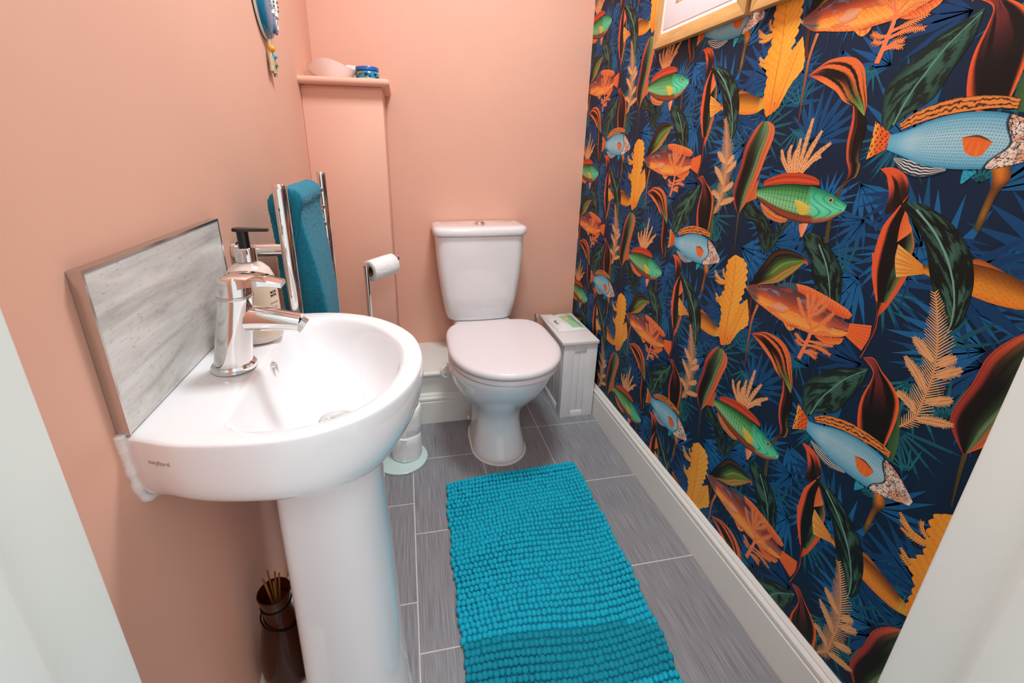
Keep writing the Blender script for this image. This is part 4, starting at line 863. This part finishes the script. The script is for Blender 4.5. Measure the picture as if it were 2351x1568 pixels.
# long side: frame with tongue-and-groove boards
for a in ((Y0+.010, Y0+.05), (Y1-.04, Y1)): build('stile', G().box(X0, X0+.006, a[0], a[1], .0, CH-.001), M['cab'], cab, bevel=.001)
for a in ((.0, .035), (CH-.036, CH-.001)): build('rail', G().box(X0, X0+.006, Y0+.05, Y1-.04, a[0], a[1]), M['cab'], cab, bevel=.001)
n = 5; wd = (Y1-.04-Y0-.05)/n
for k in range(n): build('side_board', G().box(X0+.0025, X0+.006, Y0+.05+k*wd+.0006, Y0+.05+(k+1)*wd-.0006, .035, CH-.036), M['cab'], cab, bevel=.0008)

# packet of wipes: pillow shape with printed face
WZ = CH+.0145
def wipemat():
    m = bpy.data.materials.new('wipes_packet_film'); m.use_nodes = True; nt = m.node_tree; N = nt.nodes; L = nt.links; p = N['Principled BSDF']
    a = N.new('ShaderNodeVertexColor'); a.layer_name = 'print'; L.new(a.outputs[0], p.inputs['Base Color']); p.inputs['Roughness'].default_value = .25
    return m
M['wipes'] = wipemat()
wp = thing('wet_wipes_packet', 'green and white packet of wipes lying on the slim cabinet', 'packet', (.665, 1.742, WZ))
nx, ny = 28, 40
wa, wb_ = .063, .096       # half width (x), half length (y)
g = G(); top = []; cols_ = []
def pil(u, v): return (1-abs(u)**3.5)*(1-abs(v)**5)
ang = math.radians(4)
for j in range(ny+1):
    for i in range(nx+1):
        u, v = 2*i/nx-1, 2*j/ny-1
        x = wa*u*(1-.02*math.cos(v*9)); y = wb_*v*(1-.015*math.cos(u*8))
        z = .003+.019*pil(u, v)+.0012*math.sin(7*u+4*v)*pil(u, v)
        top.append((.665+x*math.cos(ang)-y*math.sin(ang), 1.742+x*math.sin(ang)+y*math.cos(ang), WZ+z))
        c = lin('f3f1ee')
        e = u+.55*v*.6
        if u > -.18-.25*v and v > -.86 and v < .93 and u < .9: c = lin('9fd69c')
        if v > .35 and u < .45 and u > -.55: c = lin('dcebd8')
        if .55 < v < .85 and -.5 < u < -.05: c = lin('5fa184')
        if v > .25 and .6 < u < .86: c = lin('7db08e')
        if abs(u+.62) < .17 and v > -.6: c = lin('eef0ea')
        cols_.append(c)
nn = (nx+1)*(ny+1)
g.v = top+[(x, y, WZ+.0006) for x, y, z in top]
for j in range(ny):
    for i in range(nx):
        a = j*(nx+1)+i; g.f.append((a, a+1, a+nx+2, a+nx+1)); g.f.append((a+nn, a+nx+1+nn, a+nx+2+nn, a+1+nn))
bd = [i for i in range(nx+1)]+[j*(nx+1)+nx for j in range(1, ny+1)]+[ny*(nx+1)+i for i in range(nx-1, -1, -1)]+[j*(nx+1) for j in range(ny-1, 0, -1)]
for k in range(len(bd)): a, b = bd[k], bd[(k+1) % len(bd)]; g.f.append((a, a+nn, b+nn, b))
pk = build('film', g, M['wipes'], wp, smooth=60)
ca = pk.data.color_attributes.new('print', 'FLOAT_COLOR', 'POINT')
ca.data.foreach_set('color', np.array([(*c, 1) for c in cols_+[lin('f3f1ee')]*nn], dtype=np.float32).ravel())
def wsurf(u, v, dz=.0006):
    x, y = wa*u, wb_*v; z = .003+.019*pil(u, v)+.0012*math.sin(7*u+4*v)*pil(u, v)
    return (.665+x*math.cos(ang)-y*math.sin(ang), 1.742+x*math.sin(ang)+y*math.cos(ang), WZ+z+dz)
M['cream'] = mat('printed_cream', 'e9cfa8', .4, var=.1, vscale=200); M['inkblue'] = mat('printed_navy', '20264f', .4, var=.05)
g = G(); 
for cu, cv, ru, rv in ((.02, -.12, .2, .13), (.34, .0, .16, .1), (.18, .02, .22, .08)):
    k = 18; g.add([wsurf(cu+ru*math.cos(2*PI*i/k), cv+rv*math.sin(2*PI*i/k)) for i in range(k)], [tuple(range(k))])
pt = build('animal_print', g, M['cream'], pk, smooth=0)
g = G()
for cu, cv, r_ in ((-.02, -.05, .035), (.33, .05, .04), (.40, .0, .02), (.02, -.16, .03), (.42, .08, .02)):
    k = 10; g.add([wsurf(cu+r_*math.cos(2*PI*i/k), cv+r_*.66*math.sin(2*PI*i/k), .0011) for i in range(k)], [tuple(range(k))])
build('print_spots', g, M['ink'], pk, smooth=0)
# small dark word on the long edge, too fine to read
g = G(); v_ = -.02
for k, h_ in enumerate((.16, .10, .12, .12, .12, .10, .17)):
    for dv in (0, .026):
        u0 = -.80; g.add([wsurf(u0, v_-dv, .0008), wsurf(u0, v_-dv-.013, .0008), wsurf(u0+h_, v_-dv-.013, .0008), wsurf(u0+h_, v_-dv, .0008)], [(0, 1, 2, 3)])
    uu = -.80+(.05 if k % 2 else h_-.035); g.add([wsurf(uu, v_, .0009), wsurf(uu, v_-.039, .0009), wsurf(uu+.03, v_-.039, .0009), wsurf(uu+.03, v_, .0009)], [(0, 1, 2, 3)])
    v_ -= .062
build('lettering', g, M['inkblue'], pk, smooth=0)

br = thing('toilet_brush', 'chrome handled toilet brush standing between the toilet and the cabinet', 'brush', (.553, 1.80, 0))
build('canister', G().lathe([(.034, 0), (.036, .003), (.036, .20), (.034, .203), (.008, .205)], (.553, 1.80, 0), 32), M['chrome_dull'], br)
build('handle', G().tube([(.553, 1.80, .205), (.553, 1.80, .386)], .0065, 16), M['chrome'], br)

# ------------------------------------------------------------------ bath mat of bobbles
RC = [Vector((.086, 1.216)), Vector((.553, 1.262)), Vector((.520, .40)), Vector((.080, .43))]   # far left, far right, near right, near left
mat_ = thing('bath_mat', 'teal bobbled bath mat on the grey tiles in front of the toilet', 'mat', (.31, .84, 0))
def rug(u, v):
    p = (RC[0].lerp(RC[1], u)).lerp(RC[3].lerp(RC[2], u), v)
    bul = .022*math.sin(PI*v)*(u-.35)
    return Vector((p.x+bul, p.y+.004*math.sin(u*5+v*3)+.003*math.sin(v*21+u*4)))
def lift(u, v):
    return .0055*math.exp(-((u-.03)/.12)**2-((v-.05)/.05)**2)+.0045*math.exp(-((v-.02)/.03)**2)+.0035*max(0, math.sin(u*6+v*9)*math.sin(v*8+1))
nu, nv = 38, 50
def matring(z, d):
    k = 24; P_ = []
    for a, b, n_ in (((0, 0), (1, 0), k), ((1, 0), (1, 1), k), ((1, 1), (0, 1), k), ((0, 1), (0, 0), k)):
        for i in range(n_):
            u, v = a[0]+(b[0]-a[0])*i/n_, a[1]+(b[1]-a[1])*i/n_
            u = .5+(u-.5)*(1-d*2); v = .5+(v-.5)*(1-d*1.2); q = rug(u, v); P_.append((q.x, q.y, z))
    return P_
build('backing', G().loft([matring(.0, .008), matring(.006, .006), matring(.008, .010)]), M['tealbase'], mat_, smooth=0)
# one bobble mesh, low polygon
def bob():
    g = G(); rings = []
    for k in range(1, 5):
        a = PI*.62*k/4; rings.append([(math.sin(a)*math.cos(2*PI*j/8), math.sin(a)*math.sin(2*PI*j/8), math.cos(a)) for j in range(8)])
    g.v = [(0, 0, 1)]+[p for r_ in rings for p in r_]
    for j in range(8): g.f.append((0, 1+j, 1+(j+1) % 8))
    for i in range(3):
        for j in range(8): a = 1+i*8+j; b = 1+i*8+(j+1) % 8; g.f.append((a, a+8, b+8, b))
    return g
BOB = bob()
bobs = []
for j in range(nv):
    ph = random.random()
    n_ = nu+random.randint(-1, 1)
    for i in range(n_):
        u = (i+.5+.2*math.sin(j*2.3)+random.uniform(-.10, .10))/n_; v = (j+.5+random.uniform(-.07, .07))/nv
        if not 0.004 < u < .996: continue
        u_ = u+.006*math.sin(v*30+2*math.sin(u*4))
        v_ = v+.007*math.sin(u*7+v*4)*math.sin(PI*v)
        q = rug(u_, min(max(v_, 0.006), 1)); s = random.uniform(.92, 1.10)
        bobs.append((q.x, q.y, .0085+lift(u, v)+random.uniform(-.0007, .0007), .0073*s, .0086*s, .0082*s, random.uniform(-.25, .25)))
bobs.sort(key=lambda b: b[0]**2*.2+b[1]**2)
vis = [b for b in bobs if b[1] > .56]; hid = [b for b in bobs if b[1] <= .56]
near, rest = vis[:300], vis[300:]+hid
bm_me = None
for b in near:
    if bm_me is None:
        o = build('bobble', BOB, M['teal'], mat_, smooth=180, origin=(0, 0, 0)); bm_me = o.data
    else:
        o = bpy.data.objects.new('bobble', bm_me); COL.objects.link(o); o.parent = mat_
    o.location = (b[0]-.31, b[1]-.84, b[2]); o.scale = b[3:6]; o.rotation_euler = (0, 0, b[6])
bv = np.array(BOB.v); V = []; Fc = []
for k, b in enumerate(rest):
    c, s = math.cos(b[6]), math.sin(b[6]); q = bv*np.array(b[3:6])
    V.append(np.stack([q[:, 0]*c-q[:, 1]*s+b[0], q[:, 0]*s+q[:, 1]*c+b[1], q[:, 2]+b[2]], 1))
V = np.concatenate(V); g = G(); g.v = [tuple(p) for p in V.tolist()]
for k in range(len(rest)): g.f += [tuple(i+k*len(bv) for i in f) for f in BOB.f]
me = bpy.data.meshes.new('bobble_field'); me.from_pydata([(x-.31, y-.84, z) for x, y, z in g.v], [], g.f); me.shade_smooth(); me.materials.append(M['teal'])
o = bpy.data.objects.new('bobble_field', me); COL.objects.link(o); o.parent = mat_; o['kind'] = 'stuff'; o['label'] = 'dense teal cotton bobbles'

# ------------------------------------------------------------------ pictures on the papered wall
def picture(y0, y1, z0, hgt, label):
    xo = XR-.0045; xf = xo-.020; b = .032
    t = thing('picture_frame', label, 'picture', (xo, (y0+y1)/2, z0), 'oak framed pictures on the fish wallpaper')
    def bar(name, pts, m): build(name, G().loft([[(xf, a, b2) for a, b2 in pts], [(xo, a, b2) for a, b2 in pts]]), m, t, bevel=.001)
    z1 = z0+hgt
    bar('frame_bar', [(y0, z0), (y1, z0), (y1-b, z0+b), (y0+b, z0+b)], M['oak'])
    bar('frame_bar', [(y0, z1), (y1, z1), (y1-b, z1-b), (y0+b, z1-b)], M['oak'])
    bar('frame_bar', [(y0, z0), (y0, z1), (y0+b, z1-b), (y0+b, z0+b)], M['oakv'])
    bar('frame_bar', [(y1, z0), (y1, z1), (y1-b, z1-b), (y1-b, z0+b)], M['oakv'])
    build('mount_edge', G().box(xf+.004, xf+.010, y0+b, y1-b, z0+b, z1-b), M['mount'], t)
    m2 = .010
    mo = build('mount', G().box(xf+.0025, xf+.0045, y0+b+m2, y1-b-m2, z0+b+m2, z1-b-m2), M['mount'], t, bevel=.0006)
    m3 = .062
    build('print', G().box(xf+.002, xf+.003, y0+b+m3, y1-b-m3, z0+b+m3, z1-b-m3), M['photo'], mo)
picture(.990, 1.372, 1.362, .34, 'oak picture frame with white mount nearer the peach end wall')
picture(.592, .974, 1.362, .34, 'oak picture frame cut by the top edge, nearer the door')

# ------------------------------------------------------------------ wall ornament
OY, OZ = 1.270, 1.418
orn = thing('wall_ornament', 'oval turquoise ceramic ornament with beaded tassel on the peach wall', 'ornament', (XL, OY, OZ))
M['turq'] = mat('turquoise_glaze', '1590b4', .12, var=.25, vscale=22, col2='0f5f86', coat=.6)
M['cream_glaze'] = mat('cream_relief_glaze', 'e9e6de', .25, var=.05, vscale=60)
M['lilac'] = mat('lilac_glaze', '7d7f9c', .2, var=.2, vscale=40)
M['cord'] = mat('jute_cord', 'c9b494', .9, var=.2, vscale=200, bump=.8, bscale=500)
M['beady'] = mat('amber_bead', 'f0a21c', .25, var=.05); M['beadb'] = mat('blue_bead', '5fb4cf', .2, var=.1); M['moss'] = mat('green_bead', '77883a', .5, var=.2)
def ov(x, k, n=48): return [(XL+x, OY+.078*k*math.cos(2*PI*j/n), OZ+.104*k*math.sin(2*PI*j/n)) for j in range(n)]
pl = build('plate', G().loft([ov(.001, .95), ov(.004, 1.0), ov(.009, 1.0), ov(.015, .96), ov(.021, .86), ov(.024, .7), ov(.0245, .4)]), M['turq'], orn, smooth=50)
build('plate_rim', G().loft([ov(.003, 1.004), ov(.0065, 1.012), ov(.0085, 1.004), ov(.006, .995)], False, False), M['cream_glaze'], pl, smooth=60)
def fish_relief(cy, cz, ln, w_, rot):
    rings = []
    for i in range(13):
        t = i/12; hw = w_*math.sin(PI*min(1, t*1.12))**.7 if t < .86 else w_*(.35+.9*(t-.86)/.14)
        hw = max(hw, .001); c_, s_ = math.cos(rot), math.sin(rot); a = (t-.5)*ln
        rings.append([(XL+.0235+.0055*max(0, math.sin(q))-.001, cy+c_*a-s_*hw*math.cos(q), cz+s_*a+c_*hw*math.cos(q)) for q in [2*PI*j/12 for j in range(12)]])
    return G().loft(rings)
for cy, cz, rot in ((OY+.002, OZ-.018, PI/2+.12), (OY+.040, OZ-.020, PI/2-.15), (OY-.03, OZ+.03, PI/2), (OY+.02, OZ+.05, PI/2)):
    f_ = build('relief_fish', fish_relief(cy, cz, .062, .011, rot+PI), M['cream_glaze'], pl, smooth=50)
    g = G()
    for k in range(5):
        q = cz+.018-.009*k; g.box(XL+.0285, XL+.0298, cy-.005+.003*(k % 2), cy+.001+.003*(k % 2), q, q+.003)
    build('relief_stroke', g, M['ink'], f_, smooth=0)
g = G().loft([[(XL+.0225+d, OY+.016+.0125*k*math.cos(a), OZ-.070+.017*k*math.sin(a)) for a in [2*PI*j/28 for j in range(28)]] for d, k in ((0, 1.25), (.004, 1.15), (.005, .8), (.003, .62))], False, True)
build('relief_eye', g, M['lilac'], pl, smooth=50)
build('eye_ring', G().loft([[(XL+.0265+d, OY+.016+.0085*k*math.cos(a), OZ-.070+.0115*k*math.sin(a)) for a in [2*PI*j/28 for j in range(28)]] for d, k in ((0, 1.0), (.002, .95), (.002, .75), (0, .7))], False, False), M['cream_glaze'], pl, smooth=50)
zb_ = OZ-.100
for (y1_, z1_), r_ in (((-.014, -.072), .0042), ((.004, -.074), .0042), ((.018, -.080), .0048), ((-.006, -.066), .004), ((.012, -.072), .004)):
    P_ = catmull([(XL+.008, OY-.004, zb_+.008), (XL+.010, OY-.006+y1_*.25, zb_-.022), (XL+.010, OY-.004+y1_*.7, zb_-.045), (XL+.010, OY-.002+y1_, zb_+z1_)], 5, False)
    build('cord', G().tube(P_, [r_*(.8+.35*i/15) for i in range(len(P_))], 8), M['cord'], orn)
def ball(name, y, z, r_, m): build(name, G().lathe([(r_*math.sin(PI*i/10)+.0001, -r_*math.cos(PI*i/10)) for i in range(11)], (XL+.014, y, z), 20), m, orn, smooth=90)
ball('bead', OY-.010, zb_-.024, .0075, M['beady']); ball('bead', OY+.006, zb_-.037, .0068, M['beadb']); ball('bead', OY+.008, zb_-.056, .0055, M['moss'])

# ------------------------------------------------------------------ things on the corner shelf
SZ = 1.2845
M['bowlw'] = mat('white_porcelain', 'f2eeee', .2, var=.01, coat=.3)
bw = thing('trinket_bowl', 'white wavy-rimmed porcelain bowl on the peach corner shelf', 'bowl', (-.205, 1.735, SZ))
def bowlring(k, h, inner):
    out = []
    for j in range(64):
        a = 2*PI*j/64; rim = .046+.016*math.cos(2*a-2.2)+.006*math.cos(a+.6)
        rx, ry = .042+.034*k, .034+.026*k
        if inner: rx -= .003; ry -= .003
        tip = 1+.16*max(0, math.cos(a-PI))**8*k
        out.append((-.205+rx*tip*math.cos(a), 1.735+ry*math.sin(a), SZ+rim*h))
    return out
g = G().loft([bowlring(0, 0, False), bowlring(.25, .2, False), bowlring(.6, .55, False), bowlring(1, 1, False), bowlring(1, 1, True), bowlring(.6, .57, True), bowlring(.25, .24, True), bowlring(0, .08, True)])
build('shell', g, M['bowlw'], bw, smooth=60)
gl = thing('spectacles', 'folded dark spectacles lying in the white bowl', 'glasses', (-.21, 1.742, SZ+.035))
M['wine'] = mat('wine_red_frame', '6d2733', .3, var=.1)
build('lens_rim', G().tube([(-.180+.016*math.cos(2*PI*i/20), 1.745, SZ+.044+.011*math.sin(2*PI*i/20)) for i in range(21)], .0012, 8), M['wine'], gl)
build('lens_rim', G().tube([(-.218+.016*math.cos(2*PI*i/20), 1.745, SZ+.042+.011*math.sin(2*PI*i/20)) for i in range(21)], .0012, 8), M['wine'], gl)
build('temple_arm', G().tube([(-.165, 1.745, SZ+.044), (-.20, 1.752, SZ+.040), (-.250, 1.745, SZ+.047), (-.256, 1.745, SZ+.052)], .0018, 8), M['black'], gl)
M['jarblue'] = mat('blue_painted_jar', '2aa3c8', .25, var=.2, vscale=40, col2='1b6f9c', coat=.4)
M['jarlid'] = mat('blue_lid', '1c5fae', .3, var=.12, vscale=30, coat=.3); M['gold'] = mat('gold_paint', 'c79a2c', .3, .7, var=.1); M['sand'] = mat('sand_glaze', 'bfb89c', .4, var=.2, vscale=60)
jr = thing('trinket_box', 'small round blue painted trinket box with lid on the corner shelf', 'box', (-.1, 1.73, SZ))
JX, JY = -.101, 1.73
build('body', G().lathe([(.036, 0), (.0385, .003), (.0395, .012), (.0385, .026), (.036, .034), (.034, .036)], (JX, JY, SZ), 40), M['jarblue'], jr, smooth=50)
build('base_band', G().lathe([(.0365, .0005), (.0392, .0035), (.0402, .009), (.0397, .013)], (JX, JY, SZ), 40, False, False), M['sand'], jr, smooth=50)
build('lid', G().lathe([(.0365, .036), (.0385, .0375), (.0385, .044), (.037, .0475), (.030, .0495), (.0, .0505)], (JX, JY, SZ), 40), M['jarlid'], jr, smooth=50)
def onjar(a, z, r_=.0402): return (JX+r_*math.sin(a), JY-r_*math.cos(a), SZ+z)
for a, z, s_, m in ((.05, .010, .006, 'gold'), (-.75, .027, .006, 'gold'), (-.5, .029, .005, 'gold'), (-.05, .024, .0065, 'ink'), (.75, .024, .0045, 'ink'), (.25, .020, .004, 'ink'), (-.85, .013, .005, 'ink'), (.95, .014, .0055, 'ink')):
    c = onjar(a, z); k = 12
    build('painted_motif', G().loft([[(c[0]+math.cos(a)*s_*q*(1+.35*math.cos(3*2*PI*i/k))*math.cos(2*PI*i/k)+math.sin(a)*d_, c[1]+math.sin(a)*s_*q*math.cos(2*PI*i/k)-math.cos(a)*d_, c[2]+s_*.7*q*math.sin(2*PI*i/k)) for i in range(k)] for d_, q in ((-.003, 1), (.0008, 1), (.0016, .5))]), M[m], jr, smooth=40)

# ------------------------------------------------------------------ amber reed diffuser on the pipe ledge
bx, by, bz = -.2495, .606, .1785
bt = thing('reed_diffuser', 'amber glass bottle with reeds in the corner behind the pedestal', 'diffuser', (bx, by, bz))
BH = 1.45
_pr = [(.0, 0), (.034, .0), (.039, .003), (.0412, .010), (.0410, .024), (.0385, .050), (.0315, .078), (.0255, .098), (.0235, .106), (.0225, .118), (.0240, .124), (.0260, .132), (.0263, .136), (.0242, .1365), (.0215, .128), (.020, .118), (.021, .106), (.0285, .078), (.0355, .050), (.038, .024), (.0382, .010), (.0, .006)]
build('bottle', G().lathe([(r_, z_*BH) for r_, z_ in _pr], (bx, by, bz), 48, False, False), M['amber'], bt, smooth=60)
build('wire_ring', G().tube([(bx+.0285*math.cos(2*PI*i/40)+.002, by+.0285*math.sin(2*PI*i/40), bz+.096*BH-.012*math.cos(2*PI*i/40)) for i in range(41)], .0014, 8), M['wire'], bt)
build('wire_ring', G().tube([(bx+.0235*math.cos(2*PI*i/40), by+.0235*math.sin(2*PI*i/40), bz+.1195*BH) for i in range(41)], .0015, 8), M['wire'], bt)
for a, tl in ((.3, 1), (1.3, .9), (2.2, 1.06), (3.3, .95), (4.3, 1.02), (5.3, .96)):
    build('reed', G().tube([(bx-.012*math.cos(a), by-.012*math.sin(a), bz+.012), (bx+.0125*math.cos(a)*tl, by+.0125*math.sin(a)*tl, bz+.138*BH+.030*tl)], .0016, 8), M['reed'], bt)
